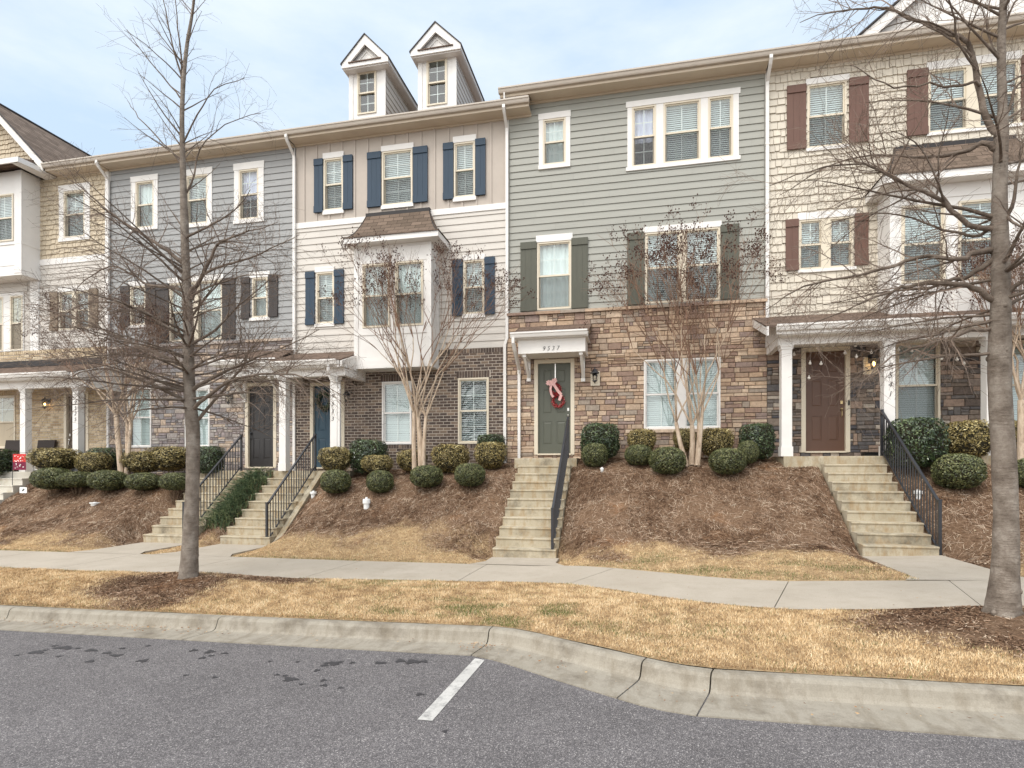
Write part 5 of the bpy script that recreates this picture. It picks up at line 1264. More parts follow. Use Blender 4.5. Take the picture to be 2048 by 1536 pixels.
def shrub_mesh(kind, seed):
    """leaf quads through the outer shell of a clipped, slightly lumpy body of unit radius"""
    r = np.random.default_rng(seed)
    N_, s, p, mat = {'box': (6500, .052, 2.3, 'box'), 'holly': (6000, .058, 4.2, 'holly'), 'gold': (6500, .055, 3.2, 'gold')}[kind]
    u = r.normal(size=(N_, 3)); u /= np.linalg.norm(u, axis=1)[:, None]
    k = 1/(np.abs(u)**p).sum(1)**(1/p)
    dirv = u*k[:, None]
    lump = np.array([1+(.05 if kind == 'box' else .10)*mn.noise((a*2.3+seed, b*2.3, c*2.3))+(.03 if kind == 'box' else .08)*mn.noise((a*6+seed, b*6, c*6)) for a, b, c in u.tolist()])
    depth = 1-np.abs(r.normal(0, .05 if kind != 'gold' else .09, N_)); c = dirv*(lump*depth)[:, None]
    if kind == 'gold': c[:, :2] *= (1-.28*np.clip(-c[:, 2], 0, 1))[:, None]; 
    nrm = u+r.normal(0, .55, (N_, 3)); nrm /= np.linalg.norm(nrm, axis=1)[:, None]
    t = np.cross(nrm, r.normal(size=(N_, 3))); t /= np.linalg.norm(t, axis=1)[:, None]; b = np.cross(nrm, t)
    L = s*r.uniform(.6, 1.3, N_)[:, None]; W = L*.45
    V = np.empty((N_, 4, 3)); V[:, 0] = c-t*L; V[:, 1] = c-b*W+nrm*L*.1; V[:, 2] = c+t*L; V[:, 3] = c+b*W+nrm*L*.1
    cl = np.array([mn.noise((a*3, b_*3, c_*3+seed)) for a, b_, c_ in u.tolist()])
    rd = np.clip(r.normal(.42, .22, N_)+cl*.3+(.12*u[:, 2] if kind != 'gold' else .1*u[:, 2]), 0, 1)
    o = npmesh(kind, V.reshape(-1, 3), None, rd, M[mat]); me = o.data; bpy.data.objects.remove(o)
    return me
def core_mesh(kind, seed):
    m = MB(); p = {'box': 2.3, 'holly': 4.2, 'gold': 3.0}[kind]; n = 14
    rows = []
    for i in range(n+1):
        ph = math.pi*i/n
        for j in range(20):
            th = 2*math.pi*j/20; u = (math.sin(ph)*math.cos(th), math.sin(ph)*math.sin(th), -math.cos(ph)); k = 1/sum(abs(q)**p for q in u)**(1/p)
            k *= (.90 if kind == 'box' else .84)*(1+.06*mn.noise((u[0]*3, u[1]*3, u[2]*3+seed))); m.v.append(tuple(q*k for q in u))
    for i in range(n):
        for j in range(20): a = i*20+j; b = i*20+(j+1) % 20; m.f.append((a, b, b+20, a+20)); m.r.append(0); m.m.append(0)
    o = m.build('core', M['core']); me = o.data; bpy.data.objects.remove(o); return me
SM = {k: [(shrub_mesh(k, 3+i*7+len(k)), core_mesh(k, i)) for i in range(3)] for k in ('box', 'holly', 'gold')}
def shrub(kind, name, u0, u1, vt, vb, Y, label, group):
    uc = (u0+u1)/2; x0, x1 = XW(u0, Y), XW(u1, Y); xc = (x0+x1)/2; zt, zb = ZW(uc, vt, Y), ZW(uc, vb, Y)
    zg = T(xc, Y); rx = (x1-x0)/2; cz = (zt+zb)/2; rz = (zt-zb)/2
    ry = rx*random.uniform(.88, 1.0) if kind != 'holly' else rx*.9
    t = thing(name, label, 'shrub', (xc, Y, min(zg, zb)), group)
    i = random.randrange(3); lm, cm = SM[kind][i]; rot = random.choice((0, math.pi/2, math.pi, -math.pi/2)) if kind != 'box' else random.uniform(0, 6)
    for nm, me in (('foliage', lm), ('inner_twigs', cm)):
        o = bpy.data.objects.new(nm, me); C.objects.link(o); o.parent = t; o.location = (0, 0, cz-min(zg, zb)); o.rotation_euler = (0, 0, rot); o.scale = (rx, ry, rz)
        if rot in (math.pi/2, -math.pi/2): o.scale = (ry, rx, rz)
    m = MB(); bz = min(zg, zb)-.06
    for k in range(5):
        a = k*1.3; m.tube([(xc+.04*math.cos(a), Y+.04*math.sin(a), bz), (xc+rx*.4*math.cos(a), Y+ry*.4*math.sin(a), cz-rz*.3)], [.012, .007], 5)
    m.build('stem', M['twig'], t)
    return t
BX, GO, HO = 'clipped round green shrubs', 'gold variegated shrubs', 'dark glossy hollies'
for a in (('box', 'round_shrub', 77, 135, 935, 979, 13.15, 'clipped green ball at the left end of the row, below the square golden shrub'),
          ('box', 'round_shrub', 127, 182, 943, 975, 13.2, 'clipped green ball below the white porch column numbered 9525'),
          ('box', 'round_shrub', 187, 246, 940, 981, 13.2, 'clipped green ball just left of the leftmost crepe myrtle trunk'),
          ('box', 'round_shrub', 260, 313, 945, 981, 13.2, 'clipped green ball just right of the leftmost crepe myrtle trunk'),
          ('box', 'round_shrub', 324, 376, 945, 981, 13.2, 'clipped green ball touching the left street tree trunk'),
          ('box', 'round_shrub', 643, 700, 939, 987, 13.15, 'clipped green ball beside the cheek wall of the steps to the blue door'),
          ('box', 'round_shrub', 736, 785, 940, 986, 13.15, 'small clipped green ball above the tall white pipe cap'),
          ('box', 'round_shrub', 823, 884, 930, 975, 13.2, 'wide clipped green ball in front of the middle crepe myrtle trunks'),
          ('box', 'round_shrub', 910, 970, 926, 973, 13.2, 'clipped green ball nearest the left side of the steps to the grey green door'),
          ('box', 'round_shrub', 1162, 1217, 886, 934, 14.0, 'clipped green ball right of the grey green door, in front of a boxy holly'),
          ('box', 'round_shrub', 1249, 1306, 889, 931, 14.0, 'clipped green ball below the golden shrub on the tan stone wall'),
          ('box', 'round_shrub', 1299, 1372, 893, 949, 13.55, 'large clipped green ball just left of the three stemmed crepe myrtle'),
          ('box', 'round_shrub', 1415, 1495, 896, 949, 13.5, 'largest clipped green ball, right of the three stemmed crepe myrtle'),
          ('box', 'round_shrub', 1472, 1520, 881, 928, 13.95, 'small clipped green ball behind the largest one, below the right hand stone corner'),
          ('box', 'round_shrub', 1867, 1967, 907, 978, 12.95, 'big green ball between the iron railing and the right street tree'),
          ('box', 'round_shrub', 2026, 2092, 915, 975, 12.95, 'green ball cut by the right edge behind the right street tree'),
          ('gold', 'golden_shrub', 78, 144, 896, 941, 13.55, 'square golden hedge shrub against the tan brick porch'),
          ('gold', 'golden_shrub', 163, 211, 905, 952, 13.75, 'small reddish golden shrub right of the column numbered 9525'),
          ('gold', 'golden_shrub', 258, 316, 903, 946, 14.0, 'golden shrub under the left half of the lavender stone wall'),
          ('gold', 'golden_shrub', 304, 375, 893, 942, 14.35, 'wide golden shrub just left of the left street tree trunk'),
          ('gold', 'golden_shrub', 643, 699, 894, 944, 13.75, 'upright golden shrub below the number 9533'),
          ('gold', 'golden_shrub', 727, 783, 910, 948, 13.8, 'low golden shrub in front of a dark holly on dark brick'),
          ('gold', 'golden_shrub', 797, 850, 899, 943, 14.2, 'golden shrub behind the middle crepe myrtle trunks'),
          ('gold', 'golden_shrub', 868, 936, 888, 946, 14.1, 'tall loose golden shrub between the two brick wall windows'),
          ('gold', 'golden_shrub', 951, 1012, 884, 937, 14.1, 'golden shrub at the right end of the dark brick wall'),
          ('gold', 'golden_shrub', 1255, 1312, 858, 908, 14.55, 'golden shrub on the tan stone wall left of the double window'),
          ('gold', 'golden_shrub', 1346, 1392, 857, 903, 14.6, 'golden shrub behind the left stem of the three stemmed crepe myrtle'),
          ('gold', 'golden_shrub', 1396, 1467, 856, 914, 14.5, 'golden shrub behind the right stem of the three stemmed crepe myrtle'),
          ('gold', 'golden_shrub', 1888, 1984, 841, 918, 14.0, 'large golden shrub left of the right street tree on the white columned porch'),
          ('gold', 'golden_shrub', 2012, 2058, 841, 918, 14.0, 'golden shrub peeping out right of the right street tree trunk'),
          ('holly', 'holly_shrub', -60, 12, 898, 950, 13.6, 'dark shrub cut by the left edge beside the pale steps'),
          ('holly', 'holly_shrub', 187, 237, 896, 941, 14.3, 'dark holly behind the small golden shrub left of the leftmost crepe myrtle'),
          ('holly', 'holly_shrub', 396, 441, 893, 946, 14.1, 'dark holly between the left street tree and the black door'),
          ('holly', 'holly_shrub', 706, 769, 880, 945, 14.2, 'dark boxy holly left of the first brick wall window'),
          ('holly', 'holly_shrub', 957, 1008, 869, 905, 14.7, 'low dark holly showing above a golden shrub under the right brick window'),
          ('holly', 'holly_shrub', 1163, 1237, 848, 916, 14.5, 'boxy dark holly on the tan stone wall below the wall lantern'),
          ('holly', 'holly_shrub', 1480, 1547, 848, 917, 14.4, 'boxy dark holly at the corner of tan and grey stone'),
          ('holly', 'holly_shrub', 1779, 1885, 837, 934, 13.55, 'large cube shaped dark holly behind the iron railing of the white porch')):
    shrub(*a, group={'box': BX, 'gold': GO, 'holly': HO}[a[0]])
# sprawling juniper between two flights
t = thing('juniper', 'sprawling blue green juniper filling the bed between the two left flights of steps', 'shrub', (-10.2, 13.3, T(-10.2, 13.3)))
m = MB()
for i in range(900):
    x = random.uniform(-10.56, -9.82); y = random.uniform(12.35, 14.15); z = T(x, y)
    h = .1+.16*max(0, 1-((x+10.2)/.5)**2); a = random.uniform(0, 6.28); l = random.uniform(.10, .2)
    p0 = (x, y, z); p1 = (x+math.cos(a)*l*.6, y+math.sin(a)*l*.6-.03, z+h*random.uniform(.7, 1.3)); p2 = (p1[0]+math.cos(a)*l*.7, p1[1]+math.sin(a)*l*.7-.04, p1[2]+.03)
    r = random.random(); dx, dy = -math.sin(a)*.008, math.cos(a)*.008
    for (q0, q1) in ((p0, p1), (p1, p2)):
        m.quad((q0[0]-dx, q0[1]-dy, q0[2]), (q1[0]-dx, q1[1]-dy, q1[2]), (q1[0]+dx, q1[1]+dy, q1[2]), (q0[0]+dx, q0[1]+dy, q0[2]), r)
    for k in range(16):
        f = random.random(); b = (lerp(p1[0], p2[0], f), lerp(p1[1], p2[1], f), lerp(p1[2], p2[2], f)); aa = a+random.uniform(-1.3, 1.3); ll = random.uniform(.03, .06)
        e = (b[0]+math.cos(aa)*ll, b[1]+math.sin(aa)*ll, b[2]+random.uniform(-.01, .03)); m.quad(b, (b[0]+dx, b[1]+dy, b[2]+.004), e, (e[0]-dx*.4, e[1]-dy*.4, e[2]+.004), min(1, r*.6+random.random()*.5))
m.build('foliage', M['juniper'], t)

# ================================================================ TREES
def barkmat(name, c1, c2, c3, ring=9, sc_=(1, 1, 1)):
    m, nt, b, o = newmat(name); v = coords(nt, sc_)
    c = ramp(nt, noise(nt, v, 5, 7, .7), [(.28, c1), (.52, c2), (.74, c3)])
    mp = N(nt, 'ShaderNodeMapping'); mp.inputs['Scale'].default_value = (2, 2, ring*2); nt.links.new(v, mp.inputs[0])
    rg = noise(nt, mp.outputs[0], 2.2, 5, .7); rc = ramp(nt, rg, [(.56, (1, 1, 1)), (.68, (.62, .6, .58))])
    c = mix(nt, 1, c, rc, 'MULTIPLY'); nt.links.new(c, b.inputs['Base Color']); b.inputs['Roughness'].default_value = .9; b.inputs['Specular IOR Level'].default_value = .15
    ad = N(nt, 'ShaderNodeMath', operation='ADD'); nt.links.new(rg, ad.inputs[0]); nt.links.new(noise(nt, v, 30, 6, .75), ad.inputs[1])
    bump(nt, b, ad.outputs[0], .8, .02); return m
M['bark'] = barkmat('grey_ringed_bark', hx((92, 80, 70)), hx((134, 122, 110)), hx((166, 156, 144)))
M['barkbase'] = M['bark']
M['limb'] = barkmat('brown_grey_limb_bark', hx((84, 72, 62)), hx((118, 104, 92)), hx((152, 138, 124)))
M['twigs'] = paint('slender_twig_bark', hx((126, 108, 94)), rough=.85, var=.3, nscale=6, bmp=0, rnd=.25)
M['myrtle'] = barkmat('pale_smooth_myrtle_bark', hx((146, 122, 100)), hx((196, 174, 150)), hx((218, 202, 182)), 2, (3, 3, .6))
M['myrtle_b'] = paint('brown_myrtle_branch', hx((132, 102, 82)), rough=.85, var=.25, nscale=6, bmp=0, rnd=.25)
M['seed'] = paint('dark_seed_head', hx((78, 52, 42)), rough=.9, var=.3, nscale=20, bmp=0)
V3 = Vector
def nz(s=1.): return V3((random.gauss(0, s), random.gauss(0, s), random.gauss(0, s)))
def perp(d):
    a = d.cross(V3((0, 0, 1)));
    if a.length < .1: a = d.cross(V3((1, 0, 0)))
    return a.normalized()
def spread(d, ang, az=None):
    az = random.uniform(0, 2*math.pi) if az is None else az; a = perp(d); b = d.cross(a)
    return (d*math.cos(ang)+(a*math.cos(az)+b*math.sin(az))*math.sin(ang)).normalized()
def path(p, d, L, step, wob, grav):
    pts = [p.copy()]; d = d.normalized(); n = max(3, int(L/step)); s = L/n
    for i in range(n):
        f = i/n; d = (d+nz(wob)+V3((0, 0, -grav*f*1.6+grav*.25))).normalized(); p = p+d*s; pts.append(p.copy())
    return pts, d
def limb(mbs, pts, r0, r1, lvl, dens=1., grav=.06, up=0.):
    """a limb and everything growing on it; mbs = (limb mesh, twig mesh)"""
    L = sum((b-a).length for a, b in zip(pts, pts[1:])); n = len(pts)
    rad = [lerp(r0, r1, (i/(n-1))**.8) for i in range(n)]
    mb = mbs[0] if r0 > .011 else mbs[1]
    mb.tube([tuple(p) for p in pts], rad, 8 if r0 > .03 else (5 if r0 > .011 else 3), random.random())
    if lvl <= 0: return
    k = {3: 7.5, 2: 8., 1: 9.}[lvl]*dens*L+1
    for j in range(int(k+random.random())):
        f = random.uniform(.18, .98)**.85; i = min(n-2, int(f*(n-1))); q = f*(n-1)-i; p = pts[i].lerp(pts[i+1], q); d = (pts[i+1]-pts[i]).normalized(); r = lerp(rad[i], rad[i+1], q)
        if lvl == 3: l = random.uniform(.45, 1.0)*(1.25-f*.7)*min(1.2, L*.42); rr = min(r*.6, .004+l*.009)
        elif lvl == 2: l = random.uniform(.25, .75)*(1.2-f*.5)*min(1., L*.6+.12); rr = min(r*.65, .0022+l*.0035)
        else: l = random.uniform(.06, .34); rr = min(r*.7, .0027)
        nd = spread(d, R(random.uniform(25, 62))); nd.z += up
        pp, _ = path(p, nd, l, .09 if lvl > 1 else .07, .11, grav)
        limb(mbs, pp, rr, max(.0015, rr*.35), lvl-1, dens, grav, up)
def px3(u, v, Y): return V3((XW(u, Y), Y, ZW(u, v, Y)))
def smooth(pts, k=4):
    out = []; P = [pts[0]]+pts+[pts[-1]]
    for i in range(1, len(P)-2):
        for j in range(k):
            t = j/k; a, b, c, d = P[i-1], P[i], P[i+1], P[i+2]
            out.append(.5*((2*b)+(c-a)*t+(2*a-5*b+4*c-d)*t*t+(3*b-a-3*c+d)*t*t*t))
    out.append(pts[-1]); return out
def street_tree(label, Y, trunk, limbs, tops, spec, extra):
    """trunk: (u, v, width px) up the stem; limbs: photo polylines with a depth drift; spec: free limbs"""
    base_ = px3(trunk[0][0], trunk[0][1], Y); t = thing('street_tree', label, 'tree', tuple(base_), 'bare street trees on the verge')
    tb = MB(); P = [px3(u, v, Y) for u, v, w in trunk]; Rr = [w/2/FP*TW(u, Y) for u, v, w in trunk]
    sp = smooth(P, 4); rr = []
    for i in range(len(P)-1):
        for j in range(4): rr.append(lerp(Rr[i], Rr[i+1], j/4))
    rr.append(Rr[-1])
    # knots and swellings, root flare
    for i in range(len(rr)): rr[i] *= 1+.045*mn.noise((i*1.7, Y, 0))
    sp2 = [sp[0]-V3((0, 0, .12))]+sp; rr2 = [rr[0]*1.35]+rr; rr2[1] *= 1.12
    n = 20; b0 = len(tb.v)
    for p, r in zip(sp2, rr2):
        for k in range(n):
            a = 2*math.pi*k/n; q = r*(1+.05*mn.noise((math.cos(a)*2, math.sin(a)*2, p.z*2.2))+(.12*math.cos(a*4+1) if p.z < sp[0].z+.12 else 0)); tb.v.append((p.x+q*math.cos(a), p.y+q*math.sin(a), p.z))
    for i in range(len(sp2)-1):
        for k in range(n): k2 = (k+1) % n; tb.f.append((b0+i*n+k, b0+i*n+k2, b0+(i+1)*n+k2, b0+(i+1)*n+k)); tb.r.append(0); tb.m.append(0)
    for kn in range(14):
        i = random.randrange(3, len(sp2)-4); a = random.uniform(0, 6.28); p = sp2[i]; r = rr2[i]
        tb.ball((p.x+r*.93*math.cos(a), p.y+r*.93*math.sin(a), p.z+random.uniform(-.1, .1)), r*random.uniform(.16, .26), 6, sz=1.2)
    tb.build('trunk', M['bark'], t, smooth=True)
    LM, TM = MB(), MB()
    for pts, w0, dy in limbs:
        q = smooth([px3(u, v, Y+dy*i/(len(pts)-1)) for i, (u, v) in enumerate(pts)], 3)
        q = [p+nz(.008) for p in q]; r0 = w0/2/FP*TW(pts[0][0], Y)
        hi = q[0].z > EYE+4.4
        limb((LM, TM), q, r0, .004, 2 if hi and spec.get('left') else 3, spec['dens']*(.7 if hi else (1.3 if q[0].z < EYE+3 else 1)), spec['grav'])
    def at(z):
        for a, b, ra, rb in zip(sp, sp[1:], rr, rr[1:]):
            if a.z <= z <= b.z or b.z <= z <= a.z: f = (z-a.z)/(b.z-a.z); return a.lerp(b, f), lerp(ra, rb, f)
        return sp[-1], rr[-1]
    for z0, z1, cnt, Ls, el, droop in extra:
        for i in range(cnt):
            z = random.uniform(z0, z1); p, r = at(z); az = random.uniform(0, 2*math.pi); f = (z-z0)/(z1-z0); L = lerp(Ls[0], Ls[1], f)*random.uniform(.7, 1.1); e = R(lerp(el[0], el[1], f)+random.uniform(-10, 10))
            d = V3((math.cos(az)*math.cos(e), math.sin(az)*math.cos(e)*.85, math.sin(e)))
            if d.y > 0: L *= .75
            q, _ = path(p, d, L, .16, .055, droop); limb((LM, TM), q, min(r*.42, .006+L*.009), .0028, 3 if L > 1.1 else 2, spec['dens']*(1.25 if z0 < EYE+2 else 1 if z0 < EYE+4 else .6), spec.get('grav', .05))
    LM.build('limb', M['limb'], t, smooth=True); TM.build('twig', M['twigs'], t)
    return t
random.seed(21)
street_tree('slim bare street tree on the left in front of the blue grey house', 8.0,
    [(376, 1163, 40), (379, 1120, 32), (382, 1050, 28), (385, 980, 26), (386, 900, 24.5), (385, 850, 26), (380, 800, 22), (377, 720, 21), (377, 650, 19), (374, 590, 17.5), (371, 520, 15), (369, 450, 15), (367, 380, 12), (365, 300, 10), (364, 230, 8.5), (367, 160, 8), (374, 90, 7), (384, 30, 5.5), (392, -40, 4), (396, -90, 2.5)],
    [([(372, 528), (337, 503), (296, 477), (244, 441), (203, 411), (168, 380), (120, 345)], 9, -.5),
     ([(376, 585), (340, 575), (296, 569), (255, 544), (220, 533), (170, 560), (140, 600)], 8, .5),
     ([(381, 590), (403, 554), (429, 498), (455, 478), (500, 462), (555, 445)], 9, -.6),
     ([(384, 600), (408, 549), (475, 523), (541, 498), (600, 470)], 8, .4),
     ([(380, 682), (337, 656), (290, 626), (229, 605), (160, 612), (90, 650)], 9, -.9),
     ([(380, 738), (326, 713), (255, 682), (178, 646), (111, 625), (50, 610)], 10, .3),
     ([(385, 779), (439, 748), (495, 723), (562, 697), (640, 660)], 9, -.5),
     ([(378, 810), (337, 784), (280, 759), (224, 740), (160, 745), (100, 775)], 9, -.9),
     ([(385, 820), (440, 775), (500, 752), (570, 748), (630, 762), (680, 790)], 8, -.8),
     ([(384, 850), (430, 800), (480, 740), (500, 700), (530, 680)], 8, .5),
     ([(383, 690), (430, 660), (480, 610), (530, 570), (560, 540)], 7, .4),
     ([(370, 480), (400, 460), (440, 440), (480, 410), (500, 380)], 6, -.3),
     ([(366, 330), (340, 300), (300, 260), (270, 225), (255, 200)], 4.5, .2), ([(365, 200), (340, 170), (290, 110), (255, 60)], 4, -.2), ([(365, 290), (395, 230), (430, 180), (490, 155)], 4, -.3),
     ([(366, 400), (390, 350), (400, 300), (450, 250), (520, 225)], 5, .2), ([(368, 170), (345, 90), (330, 20), (320, -40)], 4.5, .1), ([(365, 240), (362, 120), (352, 30), (350, -40)], 5, .2)], None, dict(dens=.66, grav=.08, left=1),
    [(EYE+.9, EYE+2.2, 30, (2.0, 2.0), (-2, 18), .05), (EYE+2.2, EYE+4.2, 20, (2.1, 1.6), (18, 38), .045), (EYE+4.2, EYE+8.2, 30, (1.2, .6), (42, 52), .02)])
random.seed(5)
street_tree('large bare street tree with thick ringed grey trunk near the right edge', 7.14,
    [(2005, 1240, 66), (2006, 1215, 58), (2009, 1165, 49), (2012, 1090, 43), (2011, 1000, 41), (2007, 900, 40), (2001, 800, 39), (1999, 720, 38), (2000, 660, 36), (2002, 590, 32), (2001, 520, 30), (1999, 440, 28), (2000, 350, 24), (2003, 270, 24), (2005, 215, 16), (2003, 150, 15), (2003, 80, 14), (2007, 0, 13), (2010, -80, 11), (2012, -180, 8), (2012, -300, 4)],
    [([(1995, 458), (1938, 450), (1885, 402), (1827, 376), (1769, 345), (1706, 329), (1622, 340), (1540, 372)], 12, -.3),
     ([(1995, 300), (1965, 288), (1927, 302), (1886, 312), (1843, 314), (1785, 312), (1717, 313), (1650, 335), (1560, 390)], 12, .2),
     ([(2000, 270), (1980, 252), (1962, 200), (1955, 144), (1945, 116), (1935, 85), (1902, 68), (1853, 46), (1802, 29), (1776, 17), (1734, 14), (1700, 18), (1650, 28), (1600, 45)], 15, .1),
     ([(1958, 170), (1940, 165), (1905, 172), (1860, 170), (1790, 172), (1740, 150), (1700, 130)], 7, -.3),
     ([(1990, 500), (1945, 506), (1927, 518), (1853, 513), (1790, 529), (1717, 550), (1632, 566), (1570, 592), (1530, 620)], 13, -.4),
     ([(1988, 519), (1950, 545), (1906, 560), (1860, 575), (1800, 580), (1740, 590), (1650, 610)], 12, .3),
     ([(1992, 600), (1960, 582), (1932, 571), (1853, 566), (1801, 576), (1748, 597), (1690, 620), (1610, 655)], 15, -.2),
     ([(1990, 640), (1928, 655), (1874, 668), (1794, 685), (1740, 705)], 9, .2),
     ([(1985, 655), (1921, 668), (1870, 685), (1802, 705), (1750, 740), (1720, 770)], 9, -.7),
     ([(1995, 440), (1960, 470), (1920, 466), (1870, 455), (1800, 430), (1730, 430), (1650, 450)], 9, .4),
     ([(2003, 600), (2030, 570), (2060, 555), (2130, 520), (2200, 500)], 13, -.3), ([(2003, 630), (2035, 600), (2070, 590), (2150, 600)], 11, .3), ([(2008, 440), (2028, 400), (2036, 340), (2045, 290), (2060, 220)], 9, -.2),
     ([(2006, 260), (2030, 180), (2060, 150), (2110, 100)], 8, .2), ([(2006, 60), (2030, 10), (2060, -30)], 6, .1), ([(2003, 420), (2040, 455), (2090, 460)], 8, -.4), ([(2002, 150), (1985, 90), (1960, 20), (1940, -40)], 5, .3)], None, dict(dens=.8, grav=.075),
    [(EYE+1.2, EYE+2.6, 12, (2.0, 2.0), (-5, 12), .05), (EYE+2.6, EYE+4.6, 13, (2.0, 1.7), (12, 35), .04), (EYE+4.6, EYE+8.0, 16, (1.7, .8), (35, 50), .03)])

def myrtle(label, u, v, Y, stems, top_v, ul, ur, seeds):
    """vase shaped crepe myrtle: stems = (du at base, width px, fork height v, u at fork)"""
    base_ = px3(u, v, Y); t = thing('crepe_myrtle', label, 'tree', tuple(base_), 'bare crepe myrtles in the front beds')
    TM, BM, SM_ = MB(), MB(), MB(); tipz = ZW(u, top_v, Y); hl, hr = XW(ul, Y), XW(ur, Y)
    tips = []
    def branch(p, d, L, r, lvl):
        pts, dd = path(p, d, L, .12, .05, -.018)
        n = len(pts); rad = [lerp(r, r*.62, i/(n-1)) for i in range(n)]
        (TM if r > .014 else BM).tube([tuple(q) for q in pts], rad, 7 if r > .012 else (4 if r > .004 else 3), random.random())
        if lvl == 0 or pts[-1].z > tipz: tips.append(pts[-1]); return
        for k in range(random.choice((2, 2, 3)) if lvl > 1 else 3):
            nd = spread(dd, R(random.uniform(10, 30) if lvl > 1 else random.uniform(12, 42))); nd = (nd+V3((0, 0, .12))).normalized()
            branch(pts[-1], nd, L*random.uniform(.72, .98) if lvl > 1 else random.uniform(.25, .5), max(.0016, r*random.uniform(.5, .66)), lvl-1)
        for k in range(2 if lvl > 1 else 3):
            i = random.randrange(n//2, n); nd = spread(dd, R(random.uniform(20, 55))); q, _ = path(pts[i], nd, random.uniform(.15, .5), .08, .08, 0); BM.tube([tuple(a) for a in q], [lerp(.0032, .0014, j/(len(q)-1)) for j in range(len(q))], 3, random.random())
            if q[-1].z > lerp(base_.z, tipz, .62): tips.append(q[-1])
    Htot = tipz-base_.z
    for du, w, fu, fv in stems:
        p0 = px3(u+du, v+4, Y+random.uniform(-.06, .06)); p1 = px3(fu, fv, Y+random.uniform(-.1, .1)); mid = (p0+p1)/2+V3((random.uniform(-.02, .02), 0, 0)); r = w/2/FP*TW(u, Y)
        q = smooth([p0-V3((0, 0, .08)), p0, mid, p1], 4); TM.tube([tuple(a) for a in q], [lerp(r*1.12, r*.72, i/(len(q)-1)) for i in range(len(q))], 10, random.random())
        d0 = (p1-mid).normalized(); rem = tipz-p1.z
        for k in range(4 if len(stems) > 2 else 5):
            az = k*2*math.pi/(4 if len(stems) > 2 else 5)+random.uniform(-.4, .4); sp_ = R(random.uniform(10, 34)); side = (hr-p1.x) if math.cos(az) > 0 else (p1.x-hl)
            spread_x = min(1.0, side/rem*1.05); d = V3((math.cos(az)*spread_x*random.uniform(.55, 1), math.sin(az)*.42, 1)).normalized()
            branch(p1-V3((0, 0, .02)), d, rem*.24, r*.38, 4)
    TM.build('trunk', M['myrtle'], t, smooth=True); BM.build('branch', M['myrtle_b'], t)
    # dry seed capsules in loose panicles at the branch tips
    random.shuffle(tips); zc = lerp(base_.z, tipz, .5)
    cand = [p for p in tips if p.z > zc][:seeds]
    for p in cand:
        for k in range(random.randrange(8, 18)):
            q = p+V3((random.gauss(0, .06), random.gauss(0, .06), random.gauss(.02, .075))); s = random.uniform(.010, .019); n = len(SM_.v)
            SM_.v += [(q.x+s, q.y, q.z), (q.x-s, q.y, q.z), (q.x, q.y+s, q.z), (q.x, q.y-s, q.z), (q.x, q.y, q.z+s*1.3), (q.x, q.y, q.z-s*1.2)]
            for f in ((0, 2, 4), (2, 1, 4), (1, 3, 4), (3, 0, 4), (2, 0, 5), (1, 2, 5), (3, 1, 5), (0, 3, 5)): SM_.f.append(tuple(n+i for i in f)); SM_.r.append(0); SM_.m.append(0)
            e = p-V3((0, 0, .06)); SM_.tube([tuple(e), tuple(q)], .0014, 3)
    SM_.build('seed_heads', M['seed'], t)
    return t
random.seed(3)
myrtle('leftmost crepe myrtle, two pale trunks behind the left street tree', 248, 952, 13.75, [(-5, 12, 232, 830), (7, 12, 256, 850), (5, 9, 262, 845)], 560, 20, 340, 200)
myrtle('middle crepe myrtle in front of dark brick and the white bay', 838, 936, 13.85, [(-9, 10, 828, 825), (7, 12, 836, 835), (9, 9, 852, 832), (2, 8, 832, 800)], 430, 615, 1000, 240)
myrtle('three stemmed crepe myrtle in front of the tan stone wall', 1383, 920, 13.95, [(-12, 10, 1352, 845), (0, 12, 1384, 850), (11, 10, 1398, 845), (14, 8, 1405, 810)], 410, 1200, 1575, 280)
myrtle('crepe myrtle cut by the right edge behind the right street tree', 2046, 918, 13.6, [(-3, 16, 2042, 800), (9, 12, 2075, 790)], 430, 1880, 2220, 200)

# ================================================================ SMALL THINGS
def cap(u, v, Y, label, h=.12, r=.06, lean=0.):
    x, z = XW(u, Y), T(XW(u, Y), Y); t = thing('drain_cap', label, 'pipe cap', (x, Y, z), 'white plastic pipe caps in the beds')
    b = MB(); b.lathe(x, Y, [(r*.72, z-.05), (r*.75, z+h*.55), (r*.78, z+h*.6)], 14); b.build('pipe', M['pvc'], t)
    b = MB(); b.lathe(x, Y, [(r*.8, z+h*.5), (r, z+h*.52), (r, z+h*.9), (r*.9, z+h), (r*.3, z+h), (r*.28, z+h*1.2), (.001, z+h*1.2)], 14); b.build('cap', M['pvc'], t); return t
cap(627, 952, 13.45, 'squat white pipe cap left of the small clipped ball by the dark brick wall', .13, .085)
cap(733, 1005, 12.6, 'tall white pipe cap standing alone lower on the bank', .22, .09)
cap(190, 999, 12.75, 'low white pipe cap on the bank left of the left street tree', .05, .13)
cap(1204, 933, 13.7, 'small white pipe cap at the foot of the ball right of the grey green door', .09, .045)
cap(1836, 940, 12.9, 'white pipe cap beside the iron railing of the white porch', .14, .075)
